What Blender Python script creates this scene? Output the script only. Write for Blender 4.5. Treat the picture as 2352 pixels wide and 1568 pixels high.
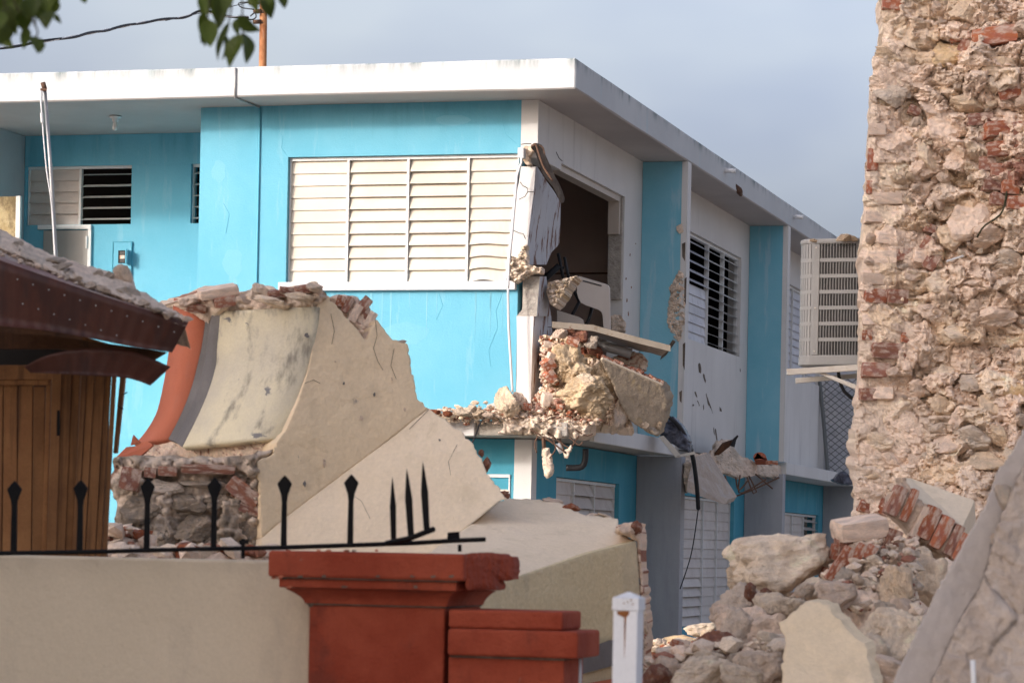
import bpy, bmesh, math, random
import numpy as np
from mathutils import Vector, Matrix
random.seed(11)
for o in list(bpy.data.objects): bpy.data.objects.remove(o)
SC = bpy.context.scene
COL = SC.collection

# ------------------------------------------------------------------ camera
F, CX, CY, ROLL, EYE = 6660.0, 1176.0, 1263.0, 0.02, 1.75     # focal length and principal point in picture units
cam = bpy.data.cameras.new('camera'); camo = bpy.data.objects.new('camera', cam); COL.objects.link(camo)
cam.sensor_width = 36; cam.lens = F / 2352 * 36; cam.shift_y = 479 / 2352
cr, sr = math.cos(ROLL), math.sin(ROLL)
camo.matrix_world = Matrix(((cr, -sr, 0, 0), (0, 0, -1, 0), (sr, cr, 0, EYE), (0, 0, 0, 1)))
cam.clip_start = .5; cam.clip_end = 3000
cam.dof.use_dof = True; cam.dof.focus_distance = 25.6; cam.dof.aperture_fstop = 7.0
SC.camera = camo

# ------------------------------------------------------------------ light
SUN_EL = math.radians(18.5); SUN_AZ = math.radians(230.0)      # azimuth clockwise from +Y
sdir = Vector((math.sin(SUN_AZ) * math.cos(SUN_EL), math.cos(SUN_AZ) * math.cos(SUN_EL), math.sin(SUN_EL)))
sl = bpy.data.lights.new('sun', 'SUN'); sl.energy = .72; sl.angle = math.radians(3.5); sl.color = (1.0, .955, .89)
so = bpy.data.objects.new('sun', sl); COL.objects.link(so); so.rotation_euler = sdir.to_track_quat('Z', 'Y').to_euler()
W = bpy.data.worlds.new('World'); SC.world = W; W.use_nodes = True
nt = W.node_tree; nt.nodes.clear()
def wn(t, **k):
    n = nt.nodes.new(t)
    for a, b in k.items(): setattr(n, a, b)
    return n
out = wn('ShaderNodeOutputWorld'); bg = wn('ShaderNodeBackground'); bg.inputs[1].default_value = .15
sky = wn('ShaderNodeTexSky', sky_type='NISHITA', sun_disc=False, sun_elevation=SUN_EL, sun_rotation=SUN_AZ, air_density=1.0, dust_density=6.8, ozone_density=3.0)
tc = wn('ShaderNodeTexCoord'); mp = wn('ShaderNodeMapping'); mp.inputs['Scale'].default_value = (1, 1, 2.2); mp.inputs['Location'].default_value = (2.23, .8, .3)
nz = wn('ShaderNodeTexNoise'); nz.inputs['Scale'].default_value = 4.0; nz.inputs['Detail'].default_value = 4; nz.inputs['Roughness'].default_value = .45
rp = wn('ShaderNodeValToRGB'); rp.color_ramp.elements[0].position = .38; rp.color_ramp.elements[0].color = (.72, .69, .80, 1); rp.color_ramp.elements[1].position = .60; rp.color_ramp.elements[1].color = (1.16, 1.05, .985, 1)
# thin cloud cover: grey-blue and pale patches of the sky's own light
bw = wn('ShaderNodeRGBToBW'); cl = wn('ShaderNodeMixRGB', blend_type='MULTIPLY'); cl.inputs[0].default_value = 1
mx = wn('ShaderNodeMixRGB'); mx.inputs[0].default_value = .92; hd = wn('ShaderNodeMixRGB'); hd.inputs[0].default_value = .5
for a_, b_ in ((tc.outputs['Generated'], mp.inputs[0]), (mp.outputs[0], nz.inputs[0]), (nz.outputs[0], rp.inputs[0]), (sky.outputs[0], bw.inputs[0]), (sky.outputs[0], hd.inputs[1]), (bw.outputs[0], hd.inputs[2]), (hd.outputs[0], cl.inputs[1]), (rp.outputs[0], cl.inputs[2]),
               (sky.outputs[0], mx.inputs[1]), (cl.outputs[0], mx.inputs[2]), (mx.outputs[0], bg.inputs[0]), (bg.outputs[0], out.inputs[0])): nt.links.new(a_, b_)
SC.view_settings.view_transform = 'Standard'; SC.view_settings.look = 'None'; SC.view_settings.gamma = 1; SC.view_settings.exposure = 1.45
SC.view_settings.use_curve_mapping = False
SC.render.resolution_x, SC.render.resolution_y = 1024, 682

# ------------------------------------------------------------------ numpy noise
def _h(i, j, k, s):
    n = (i.astype(np.int64) * 374761393 + j.astype(np.int64) * 668265263 + k.astype(np.int64) * 2147483647 + s * 1274126177) & 0xffffffff
    n = ((n ^ (n >> 13)) * 1274126177) & 0xffffffff
    n = ((n ^ (n >> 16)) * 668265263) & 0xffffffff
    return ((n ^ (n >> 15)) & 0xffffff) / 0xffffff
def vnoise(p, s=0):
    i = np.floor(p); f = p - i; f = f * f * (3 - 2 * f); i = i.astype(np.int64); r = 0
    for a in (0, 1):
        for b in (0, 1):
            for c in (0, 1):
                w = (f[:, 0] if a else 1 - f[:, 0]) * (f[:, 1] if b else 1 - f[:, 1]) * (f[:, 2] if c else 1 - f[:, 2])
                r = r + w * _h(i[:, 0] + a, i[:, 1] + b, i[:, 2] + c, s)
    return r * 2 - 1
def fbm(p, o=4, s=0, g=.5):
    r = 0; a = 1; t = 0
    for k in range(o): r = r + a * vnoise(p * 2 ** k + 17.3 * k, s + k); t += a; a *= g
    return r / t
def worley(p, s=0):                       # 2-D cells: distance to nearest, second nearest, id of the nearest
    i = np.floor(p[:, :2]).astype(np.int64); d1 = np.full(len(p), 9.); d2 = d1.copy(); idn = np.zeros(len(p)); ox = idn.copy(); oy = idn.copy(); ta = idn.copy(); tb = idn.copy()
    z = np.zeros_like(i[:, 0])
    for a in (-1, 0, 1):
        for b in (-1, 0, 1):
            ci, cj = i[:, 0] + a, i[:, 1] + b
            qx = ci + .1 + .8 * _h(ci, cj, z, s); qy = cj + .1 + .8 * _h(ci, cj, z + 1, s)
            d = np.hypot(p[:, 0] - qx, p[:, 1] - qy); idv = _h(ci, cj, z + 2, s)
            n = d < d1
            d2 = np.where(n, d1, np.minimum(d2, d)); idn = np.where(n, idv, idn); d1 = np.where(n, d, d1); ox = np.where(n, p[:, 0] - qx, ox); oy = np.where(n, p[:, 1] - qy, oy)
            ta = np.where(n, _h(ci, cj, z + 3, s), ta); tb = np.where(n, _h(ci, cj, z + 4, s), tb)
    return d1, d2, idn, ox * (ta - .5) * 2 + oy * (tb - .35) * 2

# ------------------------------------------------------------------ picture point -> place
def ray(x, y):
    a = (x - CX) / F; b = (CY - y) / F
    return np.array([a * cr - b * sr, 1.0, a * sr + b * cr])
def P(x, y, Y):
    p = ray(x, y) * Y; p[2] += EYE; return p
class Plane:
    def __init__(s, x, y, Y, n): s.p = P(x, y, Y); s.n = np.array(n, float) / np.linalg.norm(n)
    def at(s, x, y):
        d = ray(x, y); o = np.array([0, 0, EYE]); return o + d * (np.dot(s.p - o, s.n) / np.dot(d, s.n))
    def Y(s, x, y): return s.at(x, y)[1]
class Fr:                                  # an upright frame turned about z; x right, y back
    def __init__(s, o, ang):
        s.o = np.array([o[0], o[1], 0.]); s.a = math.radians(ang)
        s.ex = np.array([math.cos(s.a), math.sin(s.a), 0]); s.ey = np.array([-math.sin(s.a), math.cos(s.a), 0])
    def front(s, x, y, t=0):
        d = ray(x, y); e = np.array([0, 0, EYE]); q = s.o + s.ey * t - e
        p = e + d * (np.dot(q, s.ey) / np.dot(d, s.ey)); return float((p - s.o) @ s.ex), float(p[2])
    def side(s, x, y, q=0):
        d = ray(x, y); e = np.array([0, 0, EYE]); g = s.o + s.ex * q - e
        p = e + d * (np.dot(g, s.ex) / np.dot(d, s.ex)); return float((p - s.o) @ s.ey), float(p[2])
    def loc(s, pts):
        p = np.atleast_2d(pts) - s.o; return np.stack([p @ s.ex, p @ s.ey, p[:, 2]], 1)

# ------------------------------------------------------------------ objects
TL = {}
def empty(name, loc, label, cat, group=None, rz=0, fr=None):
    o = bpy.data.objects.new(name, None); COL.objects.link(o); o.empty_display_size = .1
    o.location = loc; o.rotation_euler[2] = rz
    o['label'] = label; o['category'] = cat
    if group: o['group'] = group
    l = np.array(loc, float)
    TL[o.name] = fr.loc if fr else (lambda p, l=l: np.atleast_2d(p) - l)
    return o
def tag(o, label=None, cat=None, group=None, kind=None):
    if label: o['label'] = label
    if cat: o['category'] = cat
    if group: o['group'] = group
    if kind: o['kind'] = kind
    return o
def mkobj(name, v, f, mat, parent=None, local=False, smooth=False, bevel=0, col=None, fmat=None, seg=2, origin=None):
    v = np.array(v, float).reshape(-1, 3)
    off = None
    if parent is not None:
        if not local: v = TL[parent.name](v)
    else:
        off = np.array(origin, float) if origin is not None else np.array([v[:, 0].mean(), v[:, 1].mean(), v[:, 2].min()]); v = v - off
    me = bpy.data.meshes.new(name); me.from_pydata(v.tolist(), [], [list(map(int, q)) for q in f]); me.update()
    for m in (mat if isinstance(mat, (list, tuple)) else [mat]): me.materials.append(m)
    if fmat is not None: me.polygons.foreach_set('material_index', np.array(fmat, dtype=np.int32))
    if smooth: me.polygons.foreach_set('use_smooth', [True] * len(me.polygons))
    if col is not None:
        a = me.color_attributes.new('Col', 'FLOAT_COLOR', 'POINT'); c = np.ones((len(v), 4)); c[:, :3] = col; a.data.foreach_set('color', c.ravel())
    o = bpy.data.objects.new(name, me); COL.objects.link(o)
    if parent is not None: o.parent = parent; TL[o.name] = TL[parent.name]
    else:
        o.location = off; TL[o.name] = lambda p, l=off: np.atleast_2d(p) - l
    if bevel:
        b = o.modifiers.new('bevel', 'BEVEL'); b.width = bevel; b.segments = seg; b.limit_method = 'ANGLE'; b.angle_limit = .6
    return o
class MB:
    def __init__(s): s.v = []; s.f = []; s.m = []
    def add(s, v, f, m=0):
        n = len(s.v); s.v += [tuple(map(float, q)) for q in v]; s.f += [[n + i for i in q] for q in f]; s.m += [m] * len(f); return s
    def box(s, x0, x1, y0, y1, z0, z1, m=0):
        x0, x1 = min(x0, x1), max(x0, x1); y0, y1 = min(y0, y1), max(y0, y1); z0, z1 = min(z0, z1), max(z0, z1)
        return s.add([(x0, y0, z0), (x1, y0, z0), (x1, y1, z0), (x0, y1, z0), (x0, y0, z1), (x1, y0, z1), (x1, y1, z1), (x0, y1, z1)],
                     [(0, 3, 2, 1), (4, 5, 6, 7), (0, 1, 5, 4), (1, 2, 6, 5), (2, 3, 7, 6), (3, 0, 4, 7)], m)
    def hexa(s, lo, hi, m=0):              # two quads, bottom and top
        return s.add(list(lo) + list(hi), [(0, 3, 2, 1), (4, 5, 6, 7), (0, 1, 5, 4), (1, 2, 6, 5), (2, 3, 7, 6), (3, 0, 4, 7)], m)
    def prism(s, pts, vec, m=0):
        n = len(pts); pts = [np.array(p, float) for p in pts]; vec = np.array(vec, float)
        return s.add(pts + [p + vec for p in pts], [list(range(n)), list(range(2 * n - 1, n - 1, -1))] + [(i, i + n, (i + 1) % n + n, (i + 1) % n) for i in range(n)], m)
    def tube(s, pts, r, n=8, m=0):
        pts = [np.array(p, float) for p in pts]; k = len(pts); rr = r if isinstance(r, (list, tuple)) else [r] * k
        vs = []; u = None
        for i in range(k):
            t = pts[min(i + 1, k - 1)] - pts[max(i - 1, 0)]; t = t / (np.linalg.norm(t) + 1e-9)
            if u is None:
                h = np.array([0, 0, 1.]) if abs(t[2]) < .9 else np.array([1., 0, 0]); u = np.cross(t, h)
            u = u - t * np.dot(u, t); u /= np.linalg.norm(u); w = np.cross(t, u)
            for j in range(n):
                a = 2 * math.pi * j / n; vs.append(pts[i] + rr[i] * (u * math.cos(a) + w * math.sin(a)))
        fs = [(i * n + j, i * n + (j + 1) % n, (i + 1) * n + (j + 1) % n, (i + 1) * n + j) for i in range(k - 1) for j in range(n)]
        fs += [list(range(n - 1, -1, -1)), [(k - 1) * n + j for j in range(n)]]
        return s.add(vs, fs, m)
    def obj(s, name, mat, parent=None, **k):
        return mkobj(name, s.v, s.f, mat, parent, fmat=s.m if isinstance(mat, (list, tuple)) else None, **k)
def curve(pts, n):                          # resample a polyline with Catmull-Rom to n points
    p = np.array(pts, float); d = np.r_[0, np.cumsum(np.linalg.norm(np.diff(p, axis=0), axis=1))]; t = np.linspace(0, d[-1], n); o = []
    for q in t:
        i = min(max(np.searchsorted(d, q) - 1, 0), len(p) - 2); u = (q - d[i]) / (d[i + 1] - d[i] + 1e-9)
        a, b, c, e = p[max(i - 1, 0)], p[i], p[i + 1], p[min(i + 2, len(p) - 1)]
        o.append(.5 * (2 * b + (c - a) * u + (2 * a - 5 * b + 4 * c - e) * u * u + (3 * b - a - 3 * c + e) * u ** 3))
    return np.array(o)
def loft(name, curves, mat, parent, n=16, **k):  # curves: lists of world points, lofted in order
    cs = [curve(c, n) for c in curves]; v = np.concatenate(cs); f = []
    for a in range(len(cs) - 1):
        for i in range(n - 1): f.append((a * n + i, a * n + i + 1, (a + 1) * n + i + 1, (a + 1) * n + i))
    return mkobj(name, v, f, mat, parent, **k)

# ------------------------------------------------------------------ materials
def L(c): return tuple(((x / 255) / 12.92 if x / 255 <= .04045 else ((x / 255 + .055) / 1.055) ** 2.4) for x in c)
def pmat(name, base, var=None, vs=1.5, dirt=None, da=.5, dsc=(5, 5, .5), dth=(.5, .7), peel=None, pth=(.6, .64), psc=(3, 3, 3), rough=.85, bump=.12, bs=45, bump2=.0, bs2=6,
         spec=.25, attr=False, metal=0, fine=.12, fs=90, rnd=0, edge_streaks=None, transl=0):
    m = bpy.data.materials.new(name); m.use_nodes = True; t = m.node_tree; N = t.nodes; LK = t.links.new
    b = N['Principled BSDF']; b.inputs['Roughness'].default_value = rough; b.inputs['Specular IOR Level'].default_value = spec; b.inputs['Metallic'].default_value = metal
    c = N.new('ShaderNodeTexCoord')
    def noise(sc, det=6, rg=.6, vec=None):
        n = N.new('ShaderNodeTexNoise'); n.inputs['Scale'].default_value = sc; n.inputs['Detail'].default_value = det; n.inputs['Roughness'].default_value = rg
        LK(vec if vec is not None else c.outputs['Object'], n.inputs['Vector']); return n.outputs[0]
    def mapv(scl):
        q = N.new('ShaderNodeMapping'); q.inputs['Scale'].default_value = scl; LK(c.outputs['Object'], q.inputs[0]); return q.outputs[0]
    def ramp(v, a, z):
        r = N.new('ShaderNodeMapRange'); r.inputs[1].default_value = a; r.inputs[2].default_value = z; r.interpolation_type = 'SMOOTHSTEP'; LK(v, r.inputs[0]); return r.outputs[0]
    def mul(v, k):
        q = N.new('ShaderNodeMath'); q.operation = 'MULTIPLY'; LK(v, q.inputs[0])
        if isinstance(k, (int, float)): q.inputs[1].default_value = k
        else: LK(k, q.inputs[1])
        return q.outputs[0]
    def mix(a, z, fac, mode='MIX'):
        q = N.new('ShaderNodeMixRGB'); q.blend_type = mode
        for i, s in ((1, a), (2, z)):
            if isinstance(s, tuple): q.inputs[i].default_value = (*s[:3], 1)
            else: LK(s, q.inputs[i])
        if isinstance(fac, (int, float)): q.inputs[0].default_value = fac
        else: LK(fac, q.inputs[0])
        return q.outputs[0]
    if attr:
        a = N.new('ShaderNodeAttribute'); a.attribute_name = 'Col'; colr = a.outputs['Color']
    else: colr = tuple(base)
    if var is not None: colr = mix(colr, tuple(var), ramp(noise(vs, 7, .62), .35, .68))
    if rnd:
        oi = N.new('ShaderNodeObjectInfo'); hs = N.new('ShaderNodeHueSaturation')
        r2 = N.new('ShaderNodeMapRange'); r2.inputs[3].default_value = 1 - rnd; r2.inputs[4].default_value = 1 + rnd; LK(oi.outputs['Random'], r2.inputs[0]); LK(r2.outputs[0], hs.inputs['Value'])
        if isinstance(colr, tuple): hs.inputs['Color'].default_value = (*colr, 1)
        else: LK(colr, hs.inputs['Color'])
        colr = hs.outputs[0]
    if fine:
        g = noise(fs, 4, .7); gg = N.new('ShaderNodeMapRange'); gg.inputs[1].default_value = .25; gg.inputs[2].default_value = .75; gg.inputs[3].default_value = 1 - fine; gg.inputs[4].default_value = 1 + fine; LK(g, gg.inputs[0])
        q = N.new('ShaderNodeVectorMath'); q.operation = 'SCALE'
        if isinstance(colr, tuple): q.inputs[0].default_value = colr
        else: LK(colr, q.inputs[0])
        LK(gg.outputs[0], q.inputs['Scale']); colr = q.outputs[0]
    if dirt is not None: colr = mix(colr, tuple(dirt), mul(ramp(noise(1, 6, .65, mapv(dsc)), *dth), da))
    if edge_streaks is not None:                     # (colour, amount, z_low, z_high): streaky tone that grows between two heights; mould stains on the roof
        gc, ga, zl, zh = edge_streaks; sx = N.new('ShaderNodeSeparateXYZ'); LK(c.outputs['Object'], sx.inputs[0])
        colr = mix(colr, tuple(gc), mul(mul(ramp(sx.outputs[2], zl, zh), ramp(noise(1, 5, .7, mapv((5, 5, .7))), .45, .72)), ga))
    bh = None
    if peel is not None:
        pf = ramp(noise(1, 7, .65, mapv(psc)), *pth); colr = mix(colr, mix(tuple(peel), tuple(x * .55 for x in peel), noise(40, 4)), pf)
    if isinstance(colr, tuple): b.inputs['Base Color'].default_value = (*colr, 1)
    else: LK(colr, b.inputs['Base Color'])
    if bump:
        bp = N.new('ShaderNodeBump'); bp.inputs['Strength'].default_value = min(1, bump * 3); bp.inputs['Distance'].default_value = .01; LK(noise(bs, 8, .65), bp.inputs['Height']); nrm = bp.outputs[0]
        if bump2:
            b2 = N.new('ShaderNodeBump'); b2.inputs['Strength'].default_value = 1; b2.inputs['Distance'].default_value = bump2; LK(noise(bs2, 7, .6), b2.inputs['Height']); LK(nrm, b2.inputs['Normal']); nrm = b2.outputs[0]
        LK(nrm, b.inputs['Normal'])
    if transl:
        tr = N.new('ShaderNodeBsdfTranslucent'); tr.inputs[0].default_value = (*[min(1, x * 1.6) for x in base], 1); ms = N.new('ShaderNodeMixShader'); ms.inputs[0].default_value = transl
        LK(b.outputs[0], ms.inputs[1]); LK(tr.outputs[0], ms.inputs[2]); LK(ms.outputs[0], N['Material Output'].inputs[0])
    return m
M = {}
M['blue'] = pmat('blue_wall_paint', (.125, .40, .53), (.155, .435, .56), 1.2, dirt=(.26, .50, .59), da=.30, dsc=(6, 6, .9), dth=(.56, .64), edge_streaks=((.07, .25, .33), .5, 5.35, 5.85), bump=.10, bs=55, bump2=.006, bs2=5, fine=.04)  # darker blue streaks toward the wall top
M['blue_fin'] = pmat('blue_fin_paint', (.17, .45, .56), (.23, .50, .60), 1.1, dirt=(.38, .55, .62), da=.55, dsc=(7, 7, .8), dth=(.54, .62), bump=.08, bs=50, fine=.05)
M['blue_pale'] = pmat('blue_touch_up_paint', (.16, .435, .56), (.18, .46, .58), 2, bump=.1, bs=55, fine=.05)
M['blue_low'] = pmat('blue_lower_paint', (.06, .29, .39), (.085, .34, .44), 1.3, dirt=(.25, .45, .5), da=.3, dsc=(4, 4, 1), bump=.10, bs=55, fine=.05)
M['white'] = pmat('white_wall_paint', (.62, .605, .575), (.67, .655, .625), 1.0, dirt=(.40, .385, .37), da=.45, dsc=(5, 5, .5), dth=(.55, .72), bump=.08, bs=60, fine=.04)
M['white_dmg'] = pmat('scraped_white_paint', (.48, .48, .495), (.53, .53, .54), 1.2, dirt=(.36, .33, .32), da=.45, dsc=(9, 9, 1), dth=(.55, .7), peel=(.24, .12, .08), pth=(.53, .60), psc=(10, 10, 2.8), bump=.15, bs=60, fine=.05)
M['roof'] = pmat('white_roof_paint', (.50, .515, .515), (.55, .565, .56), .8, dirt=(.42, .54, .57), da=.5, dsc=(6, 6, 1), dth=(.55, .7), edge_streaks=((.12, .17, .17), .95, 5.93, 6.075), bump=.12, bs=40, bump2=.006, bs2=4, fine=.05)
M['soffit'] = pmat('soffit_paint', (.42, .39, .375), (.48, .45, .43), .9, dirt=(.42, .40, .38), da=.3, dsc=(2, 2, 2), bump=.06, bs=30, fine=.03)
M['grey'] = pmat('grey_pier_paint', (.34, .335, .345), (.39, .385, .39), 1.0, dirt=(.25, .25, .27), da=.4, dsc=(5, 5, .6), bump=.08, bs=55, fine=.05)
M['slat'] = pmat('cream_slat_enamel', (.60, .535, .435), (.65, .595, .50), 1.4, dirt=(.56, .49, .38), da=.35, dsc=(5, 5, 5), dth=(.5, .72), rough=.5, bump=.03, bs=30, fine=.03, rnd=.05)
M['slat_grey'] = pmat('grey_slat_enamel', (.50, .51, .55), (.60, .60, .62), 2, dirt=(.33, .32, .33), da=.5, dsc=(7, 7, 7), rough=.55, bump=.03, fine=.05, rnd=.08)
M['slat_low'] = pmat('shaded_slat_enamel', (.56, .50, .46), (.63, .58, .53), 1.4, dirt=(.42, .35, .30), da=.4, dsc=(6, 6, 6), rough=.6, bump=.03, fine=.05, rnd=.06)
M['frame'] = pmat('window_frame_enamel', (.66, .66, .64), (.72, .72, .70), 2, dirt=(.4, .38, .35), da=.35, dsc=(8, 8, 3), rough=.5, bump=.03, fine=.04)
M['sill'] = pmat('sill_paint', (.60, .61, .62), (.68, .69, .70), 2, dirt=(.4, .42, .43), da=.3, bump=.06, fine=.05)
M['room'] = pmat('room_wall_paint', (.34, .245, .20), (.40, .30, .25), .8, bump=.04, fine=.03)
M['dark'] = pmat('unlit_room_black', (.02, .017, .015), fine=.0, bump=0)  # near-black colour stands in for unlit room depth; also used for cracks
M['concrete'] = pmat('raw_concrete', (.36, .33, .29), (.46, .42, .36), 7, dirt=(.22, .19, .17), da=.6, dsc=(9, 9, 9), bump=.3, bs=55, bump2=.02, bs2=16, fine=.2, fs=60)
M['rubble'] = pmat('rubble_stone', (.5, .4, .3), attr=True, dirt=(.68, .535, .415), da=.45, dsc=(9, 9, 9), dth=(.48, .68), bump=.3, bs=70, bump2=.02, bs2=18, fine=.22, fs=75, rnd=.12, spec=.15, rough=.95)
M['rubble_big'] = pmat('boulder_stone', (.5, .4, .3), attr=True, dirt=(.48, .38, .29), da=.4, dsc=(6, 6, 6), dth=(.48, .66), bump=.33, bs=42, bump2=.035, bs2=10, fine=.16, fs=60, rnd=.08, spec=.15, rough=.95)
M['sunrub'] = pmat('ledge_stone', (.5, .4, .3), attr=True, dirt=(.50, .36, .17), da=.55, dsc=(8, 8, 8), dth=(.54, .7), bump=.33, bs=60, bump2=.03, bs2=14, fine=.2, fs=80, rnd=.1, spec=.15, rough=.95)
M['u_rubble'] = pmat('loose_stone', (.5, .4, .3), attr=True, dirt=(.70, .55, .43), da=.5, dsc=(1.6, 1.6, 1.6), dth=(.48, .66), bump=.3, bs=9, bump2=.02, bs2=3, fine=.16, fs=9, rnd=.10, spec=.15, rough=.95)
M['u_rubble_big'] = pmat('loose_boulder', (.5, .4, .3), attr=True, dirt=(.52, .40, .30), da=.5, dsc=(1.5, 1.5, 1.5), dth=(.48, .62), bump=.33, bs=14, bump2=.03, bs2=4, fine=.14, fs=16, rnd=.06, spec=.15, rough=.95)
M['u_sunrub'] = pmat('ledge_boulder', (.5, .4, .3), attr=True, dirt=(.30, .20, .10), da=.6, dsc=(2.2, 2.2, 2.2), dth=(.52, .66), bump=.33, bs=8, bump2=.04, bs2=3.5, fine=.2, fs=10, rnd=.08, spec=.15, rough=.95)
M['tan'] = pmat('tan_plaster', (.74, .585, .385), (.79, .63, .43), 1.2, dirt=(.52, .41, .27), da=.5, dsc=(4.5, 4.5, 2.2), dth=(.50, .72), peel=(.40, .34, .30), pth=(.66, .70), psc=(7, 7, 4), bump=.2, bs=34, bump2=.014, bs2=5, fine=.07, fs=45)
M['pale'] = pmat('pale_plaster', (.73, .60, .435), (.78, .65, .485), 1.2, dirt=(.56, .46, .31), da=.45, dsc=(5, 5, 3), dth=(.52, .70), bump=.2, bs=36, bump2=.014, bs2=5, fine=.07, fs=45)
M['yellow'] = pmat('yellowed_plaster', (.60, .49, .30), (.66, .545, .35), 1.3, dirt=(.36, .31, .23), da=.4, dsc=(4, 4, 2), dth=(.50, .7), bump=.28, bs=32, bump2=.025, bs2=6, fine=.12, fs=45)
M['cream'] = pmat('stained_cream_plaster', (.72, .645, .455), (.58, .53, .42), 1.6, dirt=(.20, .18, .15), da=.8, dsc=(3.6, 3.6, 2.2), dth=(.50, .64), peel=(.30, .29, .28), pth=(.64, .67), psc=(4, 4, 9), bump=.2, bs=35, bump2=.012, bs2=7, fine=.08)
M['greyband'] = pmat('grey_moulding_paint', (.125, .115, .108), (.19, .175, .165), 2.2, dirt=(.16, .15, .15), da=.6, dsc=(8, 8, 1.5), bump=.12, fine=.08, rough=.6)
M['redband'] = pmat('terracotta_paint', (.43, .125, .065), (.47, .15, .085), 1.0, dirt=(.36, .16, .12), da=.3, dsc=(4, 4, 3), bump=.12, bs=50, fine=.06)
M['red'] = pmat('red_pier_paint', (.26, .042, .018), (.36, .075, .036), 2.2, dirt=(.14, .035, .022), da=.6, dsc=(5, 5, 3), dth=(.52, .68), peel=(.38, .20, .14), pth=(.67, .72), psc=(12, 12, 12), bump=.22, bs=35, bump2=.02, bs2=9, fine=.07)
M['wallc'] = pmat('cream_boundary_wall_paint', (.68, .565, .405), (.73, .61, .445), .9, dirt=(.38, .32, .25), da=.45, dsc=(2.5, 2.5, 1), dth=(.50, .74), bump=.14, bs=35, bump2=.006, bs2=5, fine=.05)
M['iron'] = pmat('black_iron', (.005, .005, .006), (.010, .009, .008), 9, rough=.7, bump=.12, bs=60, spec=.15, fine=.1)
M['wood'] = pmat('shed_wood', (.31, .145, .055), (.21, .09, .033), 2.5, dirt=(.10, .045, .02), da=.75, dsc=(22, 22, 1.1), dth=(.5, .66), rough=.7, bump=.2, bs=30, fine=.12, rnd=.16)
M['wood_dark'] = pmat('dark_beam_wood', (.10, .045, .02), (.06, .028, .015), 3, dirt=(.03, .015, .01), da=.6, dsc=(20, 20, 1), bump=.2, fine=.1)
M['tin'] = pmat('brown_roof_metal', (.11, .036, .022), (.08, .028, .018), 2, dirt=(.05, .022, .018), da=.7, dsc=(9, 9, .6), dth=(.46, .62), rough=.5, bump=.05, bs=20, spec=.4, fine=.1)
M['tin_top'] = pmat('dusty_roof_metal', (.24, .135, .12), (.36, .27, .235), 3, dirt=(.40, .33, .28), da=.8, dsc=(7, 7, 7), dth=(.46, .64), rough=.9, bump=.25, bs=35, bump2=.012, bs2=12, fine=.15)
M['pvc'] = pmat('white_conduit', (.62, .63, .63), (.70, .70, .69), 3, rough=.45, bump=.03, fine=.04)
M['bluepipe'] = pmat('painted_conduit', (.12, .42, .55), rough=.6, bump=.03, fine=.05)
M['ac'] = pmat('grey_cabinet_enamel', (.30, .298, .285), (.35, .347, .33), 2, dirt=(.33, .31, .27), da=.4, dsc=(4, 4, 2), rough=.45, bump=.03, fine=.04)
M['acdark'] = pmat('condenser_fins', (.07, .066, .062), (.10, .094, .087), 4, rough=.6, bump=.05, fine=.1)
M['bracket'] = pmat('bracket_enamel', (.50, .47, .41), (.56, .53, .47), 3, dirt=(.35, .27, .2), da=.45, dsc=(9, 9, 9), rough=.5, bump=.04, fine=.05)
M['metal'] = pmat('galvanised_metal', (.33, .33, .33), (.4, .4, .39), 5, rough=.45, metal=.4, bump=.05, fine=.08)
M['rebar'] = pmat('rusty_rebar', (.15, .085, .055), (.09, .055, .04), 12, rough=.9, bump=.2, fine=.15)
M['black'] = pmat('black_rubber', (.018, .018, .02), (.03, .03, .032), 9, rough=.55, bump=.05, fine=.05)
M['foil'] = pmat('crumpled_black_film', (.035, .038, .055), (.10, .11, .15), 14, rough=.25, bump=.5, bs=25, bump2=.03, bs2=14, spec=.6, fine=.2)
M['beige'] = pmat('beige_laminate', (.50, .43, .36), (.54, .47, .40), 2, rough=.45, bump=.02, fine=.03)
M['door'] = pmat('grey_door_enamel', (.30, .28, .255), (.34, .32, .29), 1, rough=.55, bump=.03, fine=.03)
M['pole'] = pmat('rusty_steel_pole', (.30, .115, .045), (.42, .20, .09), 5, dirt=(.55, .46, .38), da=.5, dsc=(14, 14, 3), dth=(.58, .66), rough=.75, bump=.1, fine=.15)
M['wpost'] = pmat('white_post_enamel', (.70, .71, .72), (.76, .77, .78), 2, dirt=(.40, .40, .38), da=.4, dsc=(9, 9, 3), dth=(.56, .68), rough=.45, bump=.04, fine=.05)
M['strip'] = pmat('torn_lath', (.10, .075, .055), (.19, .15, .115), 9, dirt=(.08, .06, .05), da=.7, dsc=(20, 20, 6), bump=.3, bs=60, fine=.2)
M['metalsheet'] = pmat('worn_cream_metal', (.27, .23, .18), (.34, .29, .23), 6, dirt=(.16, .10, .06), da=.6, dsc=(12, 12, 12), dth=(.56, .66), rough=.5, bump=.05, fine=.08)
M['ochre'] = pmat('flaking_ochre_panel', (.34, .26, .13), (.48, .40, .24), 6, dirt=(.12, .09, .05), da=.8, dsc=(5, 5, 3), dth=(.45, .6), bump=.3, fine=.2)
M['rust'] = pmat('rust_stain', (.26, .10, .03), (.10, .05, .03), 9, rough=.9, bump=.1, fine=.2)
M['slabgrey'] = pmat('grey_slab_edge_paint', (.45, .40, .36), (.50, .445, .40), 1.5, dirt=(.33, .30, .29), da=.4, dsc=(6, 6, 6), bump=.1, bs=45, fine=.05)
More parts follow.
